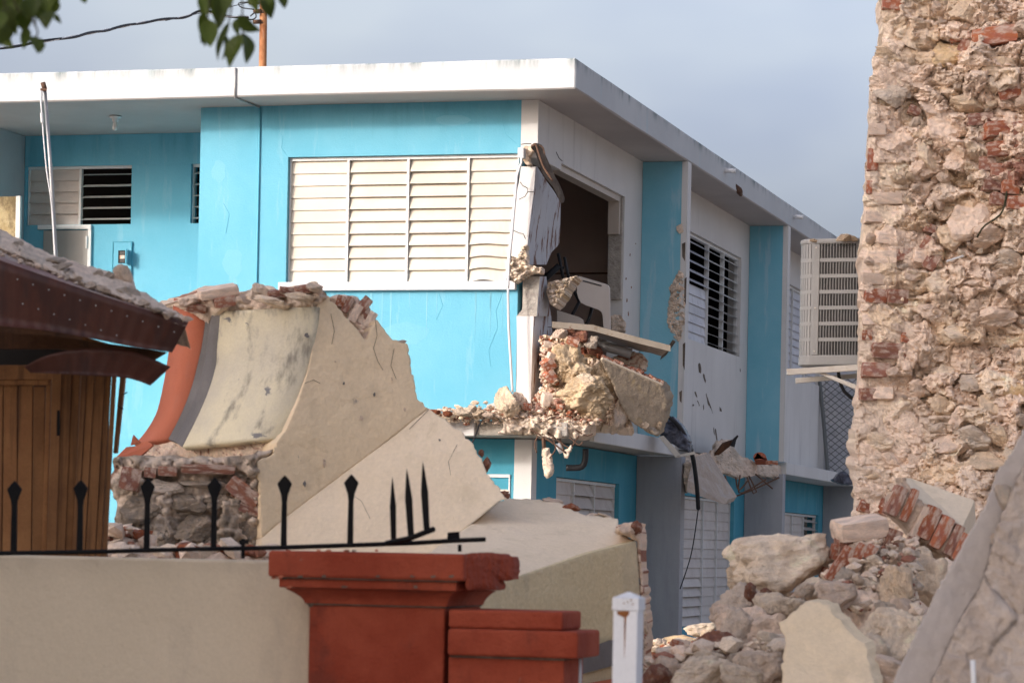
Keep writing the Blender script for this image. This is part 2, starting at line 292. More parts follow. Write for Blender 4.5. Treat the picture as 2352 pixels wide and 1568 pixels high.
M['slabface'] = pmat('mortar_slab_face', (.40, .325, .265), (.48, .40, .33), 5, dirt=(.46, .42, .39), da=.55, dsc=(7, 7, 4), dth=(.52, .66), peel=(.33, .18, .13), pth=(.70, .75), psc=(6, 6, 6), bump=.25, bs=30, bump2=.03, bs2=9, fine=.12)
M['leaf'] = pmat('leaf_green', (.055, .085, .010), (.085, .11, .013), 20, rough=.5, bump=.05, bs=60, fine=.1, rnd=.45, spec=.35, transl=.3)
M['twig'] = pmat('twig_bark', (.05, .045, .02), (.07, .06, .03), 20, bump=.1, fine=.1)
M['ground'] = pmat('dusty_ground', (.30, .26, .22), (.37, .32, .27), .6, dirt=(.12, .11, .10), da=.5, dsc=(2, 2, 2), bump=.3, bs=12, bump2=.04, bs2=3, fine=.2, fs=20)
M['brick'] = pmat('red_brick', (.5, .4, .3), attr=True, dirt=(.60, .47, .38), da=.85, dsc=(1.3, 1.3, 1.3), dth=(.43, .62), bump=.25, bs=5, bump2=.006, bs2=2, fine=.14, fs=7, rnd=.22, spec=.15, rough=.95)
M['mortar'] = pmat('dusty_mortar', (.56, .43, .325), (.62, .48, .37), 6, dirt=(.36, .30, .25), da=.5, dsc=(9, 9, 9), bump=.3, bs=60, bump2=.02, bs2=16, fine=.2, fs=70, rough=.95)
M['mesh'] = pmat('fence_wire', (.16, .17, .17), rough=.6, metal=.3, bump=0, fine=.1)
M['bulb'] = pmat('frosted_glass', (.66, .66, .64), rough=.25, spec=.5, bump=0, fine=.02)
M['label'] = pmat('breaker_labels', (.70, .66, .60), (.5, .2, .08), 30, bump=0, fine=.1)

# ------------------------------------------------------------------ stones
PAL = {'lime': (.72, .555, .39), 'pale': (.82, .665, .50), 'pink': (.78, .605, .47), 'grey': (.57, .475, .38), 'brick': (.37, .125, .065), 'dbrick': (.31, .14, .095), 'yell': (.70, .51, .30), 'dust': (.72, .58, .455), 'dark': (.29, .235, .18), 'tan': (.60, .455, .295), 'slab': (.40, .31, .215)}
_ico = {}
def ico(sub):
    if sub not in _ico:
        b = bmesh.new(); bmesh.ops.create_icosphere(b, subdivisions=sub, radius=1); b.verts.ensure_lookup_table()
        _ico[sub] = (np.array([v.co[:] for v in b.verts]), [[v.index for v in f.verts] for f in b.faces]); b.free()
    return _ico[sub]
def rockv(sub, seed, cuts=9, rough=.14, nf=2.2):
    d, f = ico(sub); r = np.random.RandomState(seed); R = np.full(len(d), 1.0)
    w = d + .10 * np.stack([fbm(d * 2.5 + k * 7 + seed, 3, seed + k) for k in range(3)], 1)
    for _ in range(cuts + 4):
        n = r.normal(size=3); n /= np.linalg.norm(n); dt = w @ n; lim = r.uniform(.42, .86)
        R = np.minimum(R, np.where(dt > .05, lim / np.maximum(dt, .05), 9))
    p = d * R[:, None]; q = p * nf + seed * 3.7
    rid = 1 - np.abs(fbm(q * 1.6, 4, seed + 60, .6)) * 2.2                     # sharp edges and pits
    p = p * (1 + rough * fbm(q, 3, seed) + rough * .55 * (rid - .5) + rough * .35 * fbm(q * 6, 3, seed + 80, .6))[:, None]
    lo, hi = p.min(0), p.max(0); p = (p - (lo + hi) / 2) / ((hi - lo) / 2)
    return p, f
def rcol(p, kind, seed):
    c = np.array(PAL[kind]); n = fbm(p * 1.8 + seed, 4, seed + 5)[:, None]; n2 = fbm(p * 5 + seed, 3, seed + 9)[:, None]
    return np.clip(c * (1 + .30 * n + .18 * n2) + np.array([.03, .0, -.03]) * n2, .01, .9)
_rm = {}
def rockmesh(kind, var, sub, mat):
    k = (kind, var, sub, mat)
    if k not in _rm:
        p, f = rockv(sub, var * 13 + len(kind), cuts=7 + var % 5, rough=.34 if kind == 'tan' else .16 + .05 * (var % 3), nf=3.0 if kind == 'tan' else 2.2); me = bpy.data.meshes.new('stone')
        me.from_pydata(p.tolist(), [], f); me.update(); me.materials.append(M['u_' + mat])
        a = me.color_attributes.new('Col', 'FLOAT_COLOR', 'POINT'); c = np.ones((len(p), 4)); c[:, :3] = rcol(p, kind, var); a.data.foreach_set('color', c.ravel())
        if sub >= 5 or mat != 'rubble': me.polygons.foreach_set('use_smooth', [True] * len(me.polygons))
        _rm[k] = me
    return _rm[k]
def bbox_mesh(kind, var):                  # a worn brick, unit half-size
    k = ('brick', kind, var)
    if k not in _rm:
        b = bmesh.new(); bmesh.ops.create_cube(b, size=2); bmesh.ops.subdivide_edges(b, edges=b.edges[:], cuts=3, use_grid_fill=True)
        p = np.array([v.co[:] for v in b.verts]); f = [[v.index for v in q.verts] for q in b.faces]; b.free()
        r = np.random.RandomState(var); cor = (np.abs(p) > .95).sum(1)
        p *= (1 - .035 * np.maximum(cor - 1, 0))[:, None]; p += .05 * fbm(p * 1.7 + var * 5, 3, var)[:, None] * np.sign(p)
        for _ in range(2):
            n = r.normal(size=3); n /= np.linalg.norm(n); dt = p @ n; lim = r.uniform(1.05, 1.35); p -= np.maximum(dt - lim, 0)[:, None] * n
        me = bpy.data.meshes.new('brick'); me.from_pydata(p.tolist(), [], f); me.update(); me.materials.append(M['brick'])
        a = me.color_attributes.new('Col', 'FLOAT_COLOR', 'POINT'); c = np.ones((len(p), 4)); c[:, :3] = rcol(p, kind, var); a.data.foreach_set('color', c.ravel()); _rm[k] = me
    return _rm[k]
def put(name, me, loc, scale, rot, parent=None, label=None, cat=None, group=None):
    o = bpy.data.objects.new(name, me); COL.objects.link(o)
    if parent is not None:
        loc = TL[parent.name](np.array(loc))[0]; o.parent = parent; TL[o.name] = TL[parent.name]
    o.location = loc; o.scale = scale; o.rotation_euler = rot
    return tag(o, label, cat, group)
RR = random.Random(5)
def rock(x, y, Y, w, h, kind='pink', parent=None, label=None, cat='stone', group=None, d=.8, rot=None, sub=3, mat='rubble_big', name='stone', var=None):
    """a stone whose picture half-size is w by h picture units at distance Y"""
    s = Y / F; sub = {2: 3, 3: 4, 4: 5}[sub]; me = rockmesh(kind, RR.randrange(9) if var is None else var, sub, mat)
    return put(name, me, P(x, y, Y), (w * s, max(w, h) * s * d, h * s), rot or (0, RR.uniform(-.25, .25), 0), parent, label, None if parent is not None else cat, group)
def brick(x, y, Y, w, h, kind='brick', parent=None, label=None, cat='brick', group=None, rot=(0, 0, 0), d=None, name='brick', var=None):
    s = Y / F; me = bbox_mesh(kind, RR.randrange(6) if var is None else var)
    return put(name, me, P(x, y, Y), (w * s, (d if d else h) * s, h * s), rot, parent, label, None if parent is not None else cat, group)
def debris(name, pts, sizes, kinds, mat, label, cat, parent=None, flat=.7, seed=1):  # many small stones as one mass
    r = np.random.RandomState(seed); V = []; Fc = []; C = []; n = 0
    vs = [rockv(1, 50 + i, 7, .2) for i in range(12)]
    for i, p in enumerate(pts):
        q, f = vs[r.randint(12)]; s = sizes[i] if hasattr(sizes, '__len__') else sizes
        a = r.uniform(0, 6.28, 3); m = np.array(Matrix.Rotation(a[0], 3, 'Z') @ Matrix.Rotation(a[1] * .12, 3, 'X'))
        v = (q * np.array([1, r.uniform(.6, 1), flat * r.uniform(.6, 1.1)]) * s) @ m.T + p
        k = kinds[r.randint(len(kinds))]
        V.append(v); Fc += [[n + j for j in t] for t in f]; C.append(np.clip(np.array(PAL[k]) * r.uniform(.8, 1.15) * np.ones((len(q), 1)), 0, 1)); n += len(q)
    o = mkobj(name, np.concatenate(V), Fc, M[mat], parent, col=np.concatenate(C))
    o['kind'] = 'stuff'
    if parent is None: tag(o, label, cat)
    return o
def inpoly(px, py, poly):
    c = np.zeros(len(px), bool); n = len(poly)
    for i in range(n):
        x1, y1 = poly[i]; x2, y2 = poly[(i + 1) % n]
        if y1 == y2: continue
        t = ((y1 > py) != (y2 > py)) & (px < (x2 - x1) * (py - y1) / (y2 - y1) + x1); c ^= t
    return c
def snap(px, py, poly):
    bx, by, bd = px.copy(), py.copy(), np.full(len(px), 1e18)
    for i in range(len(poly)):
        x1, y1 = poly[i]; x2, y2 = poly[(i + 1) % len(poly)]; dx, dy = x2 - x1, y2 - y1
        t = np.clip(((px - x1) * dx + (py - y1) * dy) / (dx * dx + dy * dy + 1e-9), 0, 1); qx, qy = x1 + t * dx, y1 + t * dy
        d = (px - qx) ** 2 + (py - qy) ** 2; k = d < bd; bx[k], by[k], bd[k] = qx[k], qy[k], d[k]
    return bx, by, np.sqrt(bd)
def relief(name, poly, Yf, step, back, mat, parent=None, amp=.03, sc=3., pal=None, cells=None, cell_amp=0, seed=0, jag=0, dense=0, extra=None, rim=0, smooth=True, steps=1, label=None, cat=None, damp=None, **k):
    """a solid piece with a rough front; poly in picture units, Yf gives its distance, back is the vector to its rear"""
    if jag:
        r = np.random.RandomState(seed + 3); q = []
        for i in range(len(poly)):
            a = np.array(poly[i], float); b = np.array(poly[(i + 1) % len(poly)], float); m = max(1, int(np.linalg.norm(b - a) / (jag * 2.5)))
            for j in range(m): q.append(a + (b - a) * j / m + (r.uniform(-1, 1, 2) * jag if j else 0))
        poly = [tuple(z) for z in q]
    p = np.array(poly); x0, y0 = p.min(0) - step; x1, y1 = p.max(0) + step
    gx = np.arange(x0, x1 + step, step); gy = np.arange(y0, y1 + step, step); nx, ny = len(gx), len(gy)
    XX, YY = np.meshgrid(gx, gy); X, Yp = XX.ravel(), YY.ravel()
    cx = (XX[:-1, :-1] + step / 2).ravel(); cy = (YY[:-1, :-1] + step / 2).ravel(); ins = inpoly(cx, cy, poly)
    ii, jj = np.divmod(np.arange((ny - 1) * (nx - 1)), nx - 1); ii, jj = ii[ins], jj[ins]
    q = np.stack([ii * nx + jj, (ii + 1) * nx + jj, (ii + 1) * nx + jj + 1, ii * nx + jj + 1], 1)
    used = np.unique(q); mp_ = -np.ones(nx * ny, int); mp_[used] = np.arange(len(used)); q = mp_[q]; X, Yp = X[used], Yp[used]
    cnt = np.zeros(len(used), int); np.add.at(cnt, q.ravel(), 1)
    ob = (cnt < 4); sx, sy, dd = snap(X, Yp, poly); X = np.where(ob, sx, X); Yp = np.where(ob, sy, Yp)
    if callable(Yf): Yd = np.array([Yf(a, b) for a, b in zip(X, Yp)])
    else: Yd = np.full(len(X), float(Yf))
    pos = np.stack([(X - CX) / F, (CY - Yp) / F], 1); pos = np.stack([pos[:, 0] * cr - pos[:, 1] * sr, pos[:, 0] * sr + pos[:, 1] * cr], 1)
    Ym = Yd.mean(); m2 = np.stack([pos[:, 0] * Ym, pos[:, 1] * Ym, Yd - Ym], 1)
    if cells:
        dz = amp * fbm(m2 * sc + seed, 3, seed, .5) + .34 * amp * fbm(m2 * sc * 9, 4, seed + 2, .65)
        wp = m2[:, :2] * np.array([cells, cells * 1.35]) + .45 * np.stack([fbm(m2 * cells * .9, 4, 41), fbm(m2 * cells * .9 + 9, 4, 43)], 1)
        d1, d2, idn, tl = worley(wp, seed); e = np.clip((d2 - d1) / .16, 0, 1); dz = dz + cell_amp * (.9 * idn + .55 * tl - .25 * (1 - e) - .45)
        wp2 = wp * 2.7 + 5; e1, e2, id2, tl2 = worley(wp2, seed + 1); dz = dz + cell_amp * .34 * (id2 + .8 * tl2 - .3 * (1 - np.clip((e2 - e1) / .2, 0, 1)) - .5)
        wp3 = wp * 6.1 + 2; f1, f2, id3, tl3 = worley(wp3, seed + 2); dz = dz + cell_amp * .13 * (id3 + .9 * tl3 - .5)
    else:
        dz = amp * fbm(m2 * sc + seed, 6, seed, .58) + amp * .4 * (.5 - 1.8 * np.abs(fbm(m2 * sc * 2.1 + seed, 5, seed + 2, .6))); idn = None
    if damp: dz = dz * damp(X, Yp)
    if extra: dz = dz + extra(X, Yp)
    if rim: dz = dz - rim * (1 - np.clip(dd / (rim * F / Ym), 0, 1)) ** 2
    Yd = Yd - dz
    v = np.stack([pos[:, 0] * Yd, Yd, pos[:, 1] * Yd + EYE], 1)
    col = None
    if pal is not None:
        names = [a for a, b in pal]; cw = np.cumsum([b for a, b in pal]); cw = cw / cw[-1]
        if idn is None: idn = np.clip(.5 + .8 * fbm(m2 * sc * .7, 3, seed + 7), 0, .999)
        ki = np.searchsorted(cw, np.clip((idn * 7.13) % 1, 0, .999)); base = np.array([PAL[a] for a in names])[np.clip(ki, 0, len(names) - 1)]
        if cells:
            mort = np.array(PAL['dust']) * 1.08; base = mort + (base - mort) * (np.clip(e * 1.4, 0, 1) * (.35 + .6 * (id2 > .4)))[:, None]; base = base * (.88 + .24 * id3)[:, None]
        n = fbm(m2 * sc * 3, 4, seed + 21)[:, None]; col = np.clip(base * (1 + .3 * n), .01, .9)
    N = len(v); back = np.array(back, float); V = [v]; Fq = q.tolist()
    ed = {}
    for t in q:
        for a, b in ((t[0], t[1]), (t[1], t[2]), (t[2], t[3]), (t[3], t[0])): ed[(a, b)] = 1
    bd = [(a, b) for a, b in ed if (b, a) not in ed]
    for kx in range(1, steps + 1):
        vb = v + back * kx / steps
        if kx < steps: vb = vb + amp * .7 * np.stack([fbm(vb * sc, 3, seed + 30), 0 * vb[:, 0], fbm(vb * sc, 3, seed + 31)], 1)
        V.append(vb)
        for a, b in bd: Fq.append([b + (kx - 1) * N, a + (kx - 1) * N, a + kx * N, b + kx * N])
    Fq += (q[:, ::-1] + steps * N).tolist()
    Vc = np.concatenate(V); colc = np.concatenate([col] * (steps + 1)) if col is not None else None
    us = np.unique(np.array([i for t in Fq for i in t])); mm = -np.ones(len(Vc), int); mm[us] = np.arange(len(us))
    o = mkobj(name, Vc[us], [[int(mm[i]) for i in t] for t in Fq], mat, parent, col=None if colc is None else colc[us], smooth=False, **k)
    if smooth:
        fl = np.zeros(len(o.data.polygons), bool); fl[:len(q)] = True; o.data.polygons.foreach_set('use_smooth', fl)
    return tag(o, label, cat) if parent is None else o
def slabpx(name, pts, Y, vec, mat, parent=None, bevel=0, **k):  # a flat board: picture outline at distance Y, thickness vec
    w = [P(p[0], p[1], p[2] if len(p) > 2 else (Y(p[0], p[1]) if callable(Y) else Y)) for p in pts]
    return MB().prism(w, vec).obj(name, mat, parent, bevel=bevel, **k)
def tubepx(name, pts, r, mat, parent=None, n=8, m=0, **k):
    w = [P(*p) for p in pts]; w = curve(w, m) if m else w
    return MB().tube(w, r, n).obj(name, mat, parent, smooth=True, **k)

#@@ STRUCTURE
# ------------------------------------------------------------------ ground
g = MB(); g.add([(-900, -200, 0), (900, -200, 0), (900, 1800, 0), (-900, 1800, 0)], [(0, 1, 2, 3)]); tag(g.obj('ground', M['ground'], origin=(0, 0, 0)), kind='structure')

# ------------------------------------------------------------------ the blue building
bo = P(1230, 600, 26.0); BF = Fr(bo, -15.56)
B = empty('school_building', (bo[0], bo[1], 0), 'two storey blue and white concrete building with a collapsed corner', 'building', rz=BF.a, fr=BF)
ZS, ZT, ZF0, ZF1 = 5.79, 6.06, 2.75, 2.90     # soffit, roof top, floor slab
def wall_holes(name, axis, a0, a1, z0, z1, d0, d1, holes, mat, bevel=0):
    A = sorted({a0, a1, *[h[0] for h in holes], *[h[1] for h in holes]}); Z = sorted({z0, z1, *[h[2] for h in holes], *[h[3] for h in holes]})
    inside = lambda a, z: a0 < a < a1 and z0 < z < z1 and not any(h[0] < a < h[1] and h[2] < z < h[3] for h in holes)
    bm = bmesh.new(); vd = {}
    def V(a, z, d):
        k = (round(a, 4), round(z, 4), d)
        if k not in vd: vd[k] = bm.verts.new((a, d, z) if axis == 'x' else (d, a, z))
        return vd[k]
    for i in range(len(A) - 1):
        for j in range(len(Z) - 1):
            al, ah, zl, zh = A[i], A[i + 1], Z[j], Z[j + 1]; am, zm = (al + ah) / 2, (zl + zh) / 2
            if not inside(am, zm): continue
            bm.faces.new((V(al, zl, d0), V(ah, zl, d0), V(ah, zh, d0), V(al, zh, d0))); bm.faces.new((V(al, zl, d1), V(al, zh, d1), V(ah, zh, d1), V(ah, zl, d1)))
            e = 1e-3
            for (p, q, c) in (((al, zl), (ah, zl), (am, zl - e)), ((ah, zl), (ah, zh), (ah + e, zm)), ((ah, zh), (al, zh), (am, zh + e)), ((al, zh), (al, zl), (al - e, zm))):
                if not inside(*c): bm.faces.new((V(*q, d0), V(*p, d0), V(*p, d1), V(*q, d1)))
    bmesh.ops.recalc_face_normals(bm, faces=bm.faces[:])
    bmesh.ops.dissolve_limit(bm, angle_limit=.01, verts=bm.verts[:], edges=bm.edges[:])
    me = bpy.data.meshes.new(name); bm.to_mesh(me); bm.free(); me.materials.append(mat)
    o = bpy.data.objects.new(name, me); COL.objects.link(o); o.parent = B; TL[o.name] = TL[B.name]
    return o
def bbox(name, x0, x1, y0, y1, z0, z1, mat, bevel=.006, parent=None):
    return MB().box(x0, x1, y0, y1, z0, z1).obj(name, mat, parent or B, local=True, bevel=bevel)
# front walls
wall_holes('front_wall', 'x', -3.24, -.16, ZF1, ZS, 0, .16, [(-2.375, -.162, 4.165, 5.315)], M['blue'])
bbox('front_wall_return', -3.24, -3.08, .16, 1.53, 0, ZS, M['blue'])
wall_holes('recess_wall', 'x', -5.73, -3.10, 0, ZS, 1.53, 1.69, [(-5.71, -4.575, 4.90, 5.49), (-3.945, -3.82, 4.90, 5.49)], M['blue'])
MB().box(-5.72, -3.25, 1.518, 1.529, 5.482, ZS - .002).obj('lintel_band', M['blue'], B, local=True)
bbox('stairwell_wall', -6.4, -5.732, .93, 1.8, 0, ZS, M['grey'])
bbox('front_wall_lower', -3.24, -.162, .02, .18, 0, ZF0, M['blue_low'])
# side wall, both storeys
HB = [(.85, 3.39, 3.45, 5.335), (6.45, 9.52, 4.145, 5.345), (12.3, 15.35, 4.145, 5.345)]
wall_holes('side_wall', 'y', .85, 20, ZF1, ZS, -.16, 0, HB + [(-1, .85, 0, 9)], M['white'])
bbox('corner_pier_top', -.16, 0, 0, .849, 5.27, ZS - .001, M['white'], bevel=.004)
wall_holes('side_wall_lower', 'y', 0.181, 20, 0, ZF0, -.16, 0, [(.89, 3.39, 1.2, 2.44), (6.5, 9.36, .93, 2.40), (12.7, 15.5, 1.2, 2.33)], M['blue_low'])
bbox('corner_pier_lower', -.162, .003, 0, .178, 0, ZF0 - .001, M['white'])
# fins
for t, nm in ((4.15, 0), (10.0, 1), (15.85, 2)):
    f = bbox('fin', .002, .474, t, t + .16, ZF1, ZS - .002, M['blue_fin'] if nm < 2 else M['slat_grey'], bevel=.004)
    MB().box(.4755, .482, t - .004, t + .16, ZF1, ZS - .004).obj('fin_edge', M['white'], f, local=True)
    MB().box(.419, .4745, t - .005, t - .0015, ZF1, ZS - .004).obj('fin_edge', M['white'], f, local=True)
    bbox('pier', .002, .478, t - .01, t + .17, 0, ZF0, M['grey'], bevel=.006)
# floors, roof
bbox('floor_slab', -3.2, -.02, .2, 20, ZF0 + .01, ZF1 - .01, M['concrete'], 0)
rm = MB(); xs = np.linspace(-9, .48, 60); ys = np.linspace(-.55, 20, 90)
def rj(a, z): return .006 * float(fbm(np.array([[a * 2.2, z * 9, .5]]), 3, 3)[0])
def strip(pts):                                # roof slab outline with slightly wavy arrises
    n = len(pts); vs = []
    for k, zz in enumerate((ZS, ZT)):
        for (x, y) in pts: vs.append((x + rj(y, zz + 3) * .6, y + rj(x, zz) * .6, zz + rj(x + y, zz + 7)))
    rm.add(vs, [list(range(n - 1, -1, -1)), list(range(n, 2 * n))] + [(i, (i + 1) % n, (i + 1) % n + n, i + n) for i in range(n)])
ring = [(x, -.55) for x in xs] + [(.48, y) for y in ys[1:]] + [(-9, 20)]
strip(ring); rfo = rm.obj('roof_slab', [M['roof'], M['soffit']], B, local=True); rfo.data.polygons[0].material_index = 1
rfo.modifiers.new('b', 'BEVEL').width = .012; rfo.modifiers[0].limit_method = 'ANGLE'; rfo.modifiers[0].angle_limit = 1.0
MB().box(-9, -.6, 3, 19, ZT - .02, ZT + .003).obj('roof_screed', M['concrete'], rfo, local=True)
for (px, py) in ((1665, 391), (1823, 497)):
    y, z = BF.side(px, py, .48); MB().tube([(.46, y, z), (.60, y, z - .012)], .027, 10).obj('drain_spout', M['pvc'], rfo, local=True, smooth=True)
y, z = BF.side(1694, 434, .48); MB().tube([(.47, y - .1, z + .03), (.50, y, z - .02), (.49, y + .15, z - .05)], [.02, .04, .02], 6).obj('spalled_chip', M['rebar'], rfo, local=True)
# rooms behind the openings
bbox('room_partition', -3.05, -.165, 4.02, 4.14, ZF1, ZS - .002, M['room'], 0)
bbox('room_ceiling', -3.05, -.165, .165, 4.0, ZS - .06, ZS - .012, M['room'], 0)
bbox('room_wall_far', -3.07, -3.02, .165, 4.0, ZF1, ZS - .07, M['room'], 0)
MB().box(-3.0, -.17, 4.0, 4.019, 4.62, 4.635).obj('skirting_line', M['wood_dark'], B, local=True)
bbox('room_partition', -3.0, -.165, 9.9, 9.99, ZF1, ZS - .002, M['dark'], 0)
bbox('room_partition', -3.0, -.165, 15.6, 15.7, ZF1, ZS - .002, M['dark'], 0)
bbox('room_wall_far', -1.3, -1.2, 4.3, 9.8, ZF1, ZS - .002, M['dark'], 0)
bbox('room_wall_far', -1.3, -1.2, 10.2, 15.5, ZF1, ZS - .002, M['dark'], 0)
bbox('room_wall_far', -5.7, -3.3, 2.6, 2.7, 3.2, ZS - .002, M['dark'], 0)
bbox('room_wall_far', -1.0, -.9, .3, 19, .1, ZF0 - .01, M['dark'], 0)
# raw jamb of the broken opening
jb = MB(); jb.box(-.15, -.012, 3.335, 3.388, 4.3, 5.32); jb.obj('jamb_concrete', M['concrete'], B, local=True)
MB().box(-.145, -.03, 3.28, 3.333, 4.95, 5.318).obj('jamb_board', M['beige'], B, local=True)
MB().box(-.14, -.03, .87, 3.37, 5.275, 5.333).obj('lintel_board', M['beige'], B, local=True)

# louvred windows: each slat a piece of its own
def window(axis, a0, a1, z0, z1, d, cols, rows, tilt, mats, right=None, buckle=False, fw=.028, name='louvre_window', skip=()):
    out_ = -1 if axis == 'x' else 1
    def T(a, o, z): return (a, d + out_ * o, z) if axis == 'x' else (d + out_ * o, a, z)
    def tbox(a, b, o0, o1, zl, zh): return MB().hexa([T(a, o0, zl), T(b, o0, zl), T(b, o1, zl), T(a, o1, zl)], [T(a, o0, zh), T(b, o0, zh), T(b, o1, zh), T(a, o1, zh)])
    fr = tbox(a0, a1, -.03, .012, z1 - fw, z1).obj(name, M['frame'], B, local=True)
    cs = np.linspace(a0, a1, cols + 1) if isinstance(cols, int) else np.array(cols); n = len(cs) - 1
    for i in range(n + 1):
        r = right(z0) if (right and i == n) else cs[i]; rt = right(z1) if (right and i == n) else cs[i]
        lo = cs[i] - fw / 2 if 0 < i < n else (cs[i] if i == 0 else None)
        if i == n: q = [(r - .012, r), (rt - .012, rt)]
        else: q = [(lo, lo + fw * (.8 if i else .5))] * 2
        o0, o1 = -.035, (.016 if 0 < i < n else .006)
        MB().hexa([T(q[0][0], o0, z0), T(q[0][1], o0, z0), T(q[0][1], o1, z0), T(q[0][0], o1, z0)], [T(q[1][0], o0, z1 - fw - .001), T(q[1][1], o0, z1 - fw - .001), T(q[1][1], o1, z1 - fw - .001), T(q[1][0], o1, z1 - fw - .001)]).obj('mullion', M['frame'], fr, local=True)
    hh = (z1 - fw - z0) / rows; rnd = random.Random(int(a0 * 100) + rows)
    for i in range(n):
        for j in range(rows):
            if (i, j) in skip: continue
            tl = tilt(i, j); zc = z0 + (j + .5) * hh; al, ar = cs[i] + fw * .55, cs[i + 1] - fw * .55
            if right and i == n - 1: ar = right(zc) - .016
            half = hh * .54; th = .006 if tl < 1 else .011; tl += rnd.uniform(-.05, .05); st = 7 if (buckle and i == n - 1 and j < 5) else 1
            m = MB(); vs = []
            for k in range(st + 1):
                u = k / st; a = al + (ar - al) * u; w = 0.0; oo = 0.0
                if st > 1: w = .022 * math.sin(math.pi * min(1, u * 1.25)) * (1 - j / 6); oo = .015 * math.sin(math.pi * u)
                cz, co = math.cos(tl) * half, math.sin(tl) * half
                # bottom edge tips outward
                vs += [T(a, -.012 + co + oo, zc - cz + w), T(a, -.012 + co - th + oo, zc - cz + w), T(a, -.012 - co - th, zc + cz + w), T(a, -.012 - co, zc + cz + w)]
            fs = [(3, 2, 1, 0), (4 * st, 4 * st + 1, 4 * st + 2, 4 * st + 3)]
            for k in range(st):
                b = 4 * k
                for e in range(4): fs.append((b + e, b + (e + 1) % 4, b + 4 + (e + 1) % 4, b + 4 + e))
            m.add(vs, fs); m.obj('slat', mats(i, j), fr, local=True)
    return fr
xr = lambda z: -.185 - .10 * max(0, (5.25 - z) / 1.1)
tf = {0: .13, 1: .30, 2: .36, 3: .2}
wf = window('x', -2.372, -.165, 4.168, 5.312, .055, [-2.372, -1.80, -1.225, -.655, -.175], 10, lambda i, j: tf[i] - (.10 if (i in (1, 2) and j < 2) else 0), lambda i, j: M['slat'], right=xr, buckle=True)
MB().box(-2.43, -.17, -.055, .05, 4.085, 4.163).obj('window_sill', M['sill'], B, local=True, bevel=.006)
window('x', -5.705, -4.578, 4.905, 5.486, 1.575, [-5.705, -5.135, -4.578], 5, lambda i, j: .24 if i == 0 else 1.3, lambda i, j: M['slat_low'] if i == 0 else M['frame'])
window('x', -3.943, -3.60, 4.905, 5.486, 1.575, 1, 5, lambda i, j: 1.3, lambda i, j: M['frame'])
window('y', 6.455, 9.515, 4.15, 5.34, -.05, [6.455, 7.75, 8.65, 9.515], 11, lambda i, j: (.95 if j > 5 else .15) if i == 0 else (1.05 if j > 5 else 1.3), lambda i, j: M['slat_grey'] if i == 0 else M['frame'])
window('y', 12.305, 15.345, 4.15, 5.34, -.05, 3, 11, lambda i, j: .15, lambda i, j: M['slat_grey'])
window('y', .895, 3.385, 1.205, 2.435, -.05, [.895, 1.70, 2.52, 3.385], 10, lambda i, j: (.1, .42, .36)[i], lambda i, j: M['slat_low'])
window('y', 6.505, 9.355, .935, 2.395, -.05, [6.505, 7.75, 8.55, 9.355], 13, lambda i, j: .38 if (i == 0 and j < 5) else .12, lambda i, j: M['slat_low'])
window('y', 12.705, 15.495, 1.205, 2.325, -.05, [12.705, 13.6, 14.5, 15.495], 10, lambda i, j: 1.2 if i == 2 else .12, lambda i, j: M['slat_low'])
window('x', -1.6, -.20, 1.3, 2.43, .014, 2, 9, lambda i, j: .15, lambda i, j: M['slat'])
# ledge: floor slab edge projecting beyond the walls, shattered at the corner
bbox('ledge_slab', -1.6, .02, -.50, .015, ZF0 + .008, ZF1 - .012, M['concrete'], .01)
bbox('ledge_slab', .022, .44, -.44, 4.14, ZF0 + .008, ZF1 - .02, M['concrete'], .01)
MB().box(-1.6, -.38, -.552, -.502, ZF0, ZF1).obj('ledge_fascia', M['white'], B, local=True, bevel=.006)
MB().box(.442, .488, .35, 3.75, ZF0 - .004, ZF1 - .005).obj('ledge_fascia', M['white'], B, local=True, bevel=.005)
bbox('ledge_slab', .022, .484, 10.2, 20, ZF0, ZF1, M['white'], .008)
# shattered concrete at the corner of the ledge and between the fins
pc = [(1150, 955), (1190, 958), (1240, 955), (1300, 957), (1352, 972), (1350, 1000), (1332, 1012), (1300, 1002), (1270, 1008), (1230, 1000), (1180, 998), (1140, 994), (1158, 978)]
relief('shattered_ledge_edge', pc, lambda x, y: 25.45 + .0003 * (x - 1200), 3.2, (.08, .3, .02), M['sunrub'], B, amp=.03, sc=7, cells=14, cell_amp=.07, pal=[('dust', 3), ('pale', 2), ('grey', 2)], seed=4, jag=3, rim=.03, steps=2)
pc = [(1572, 1046), (1600, 1040), (1632, 1042), (1650, 1012), (1675, 1010), (1700, 1045), (1740, 1062), (1790, 1068), (1804, 1072), (1802, 1092), (1770, 1096), (1735, 1090), (1700, 1098), (1668, 1086), (1640, 1078), (1610, 1092), (1575, 1110)]
relief('shattered_ledge_edge', pc, lambda x, y: 30.3 + (x - 1572) * .024, 3.2, (.0, .5, .0), M['rubble'], B, smooth=False, amp=.10, sc=4, pal=[('dust', 3), ('grey', 3), ('pink', 1)], cells=5, cell_amp=.1, seed=9, jag=3, rim=.03, steps=2)
# hanging slab fragment with painted underside
slabpx('hanging_slab_fragment', [(1590, 1060, 29.7), (1618, 1050, 30.2), (1684, 1152, 30.3), (1665, 1158, 29.9), (1577, 1130, 29.4), (1580, 1100, 29.4)], 30, (.05, .12, .06), M['slabface'], B, bevel=.006)
relief('hanging_slab_core', [(1572, 1062), (1592, 1060), (1588, 1120), (1578, 1132), (1570, 1105)], 29.9, 3, (0, .3, 0), M['rubble'], B, amp=.06, sc=5, pal=[('grey', 3), ('dust', 1)], seed=3, jag=2)

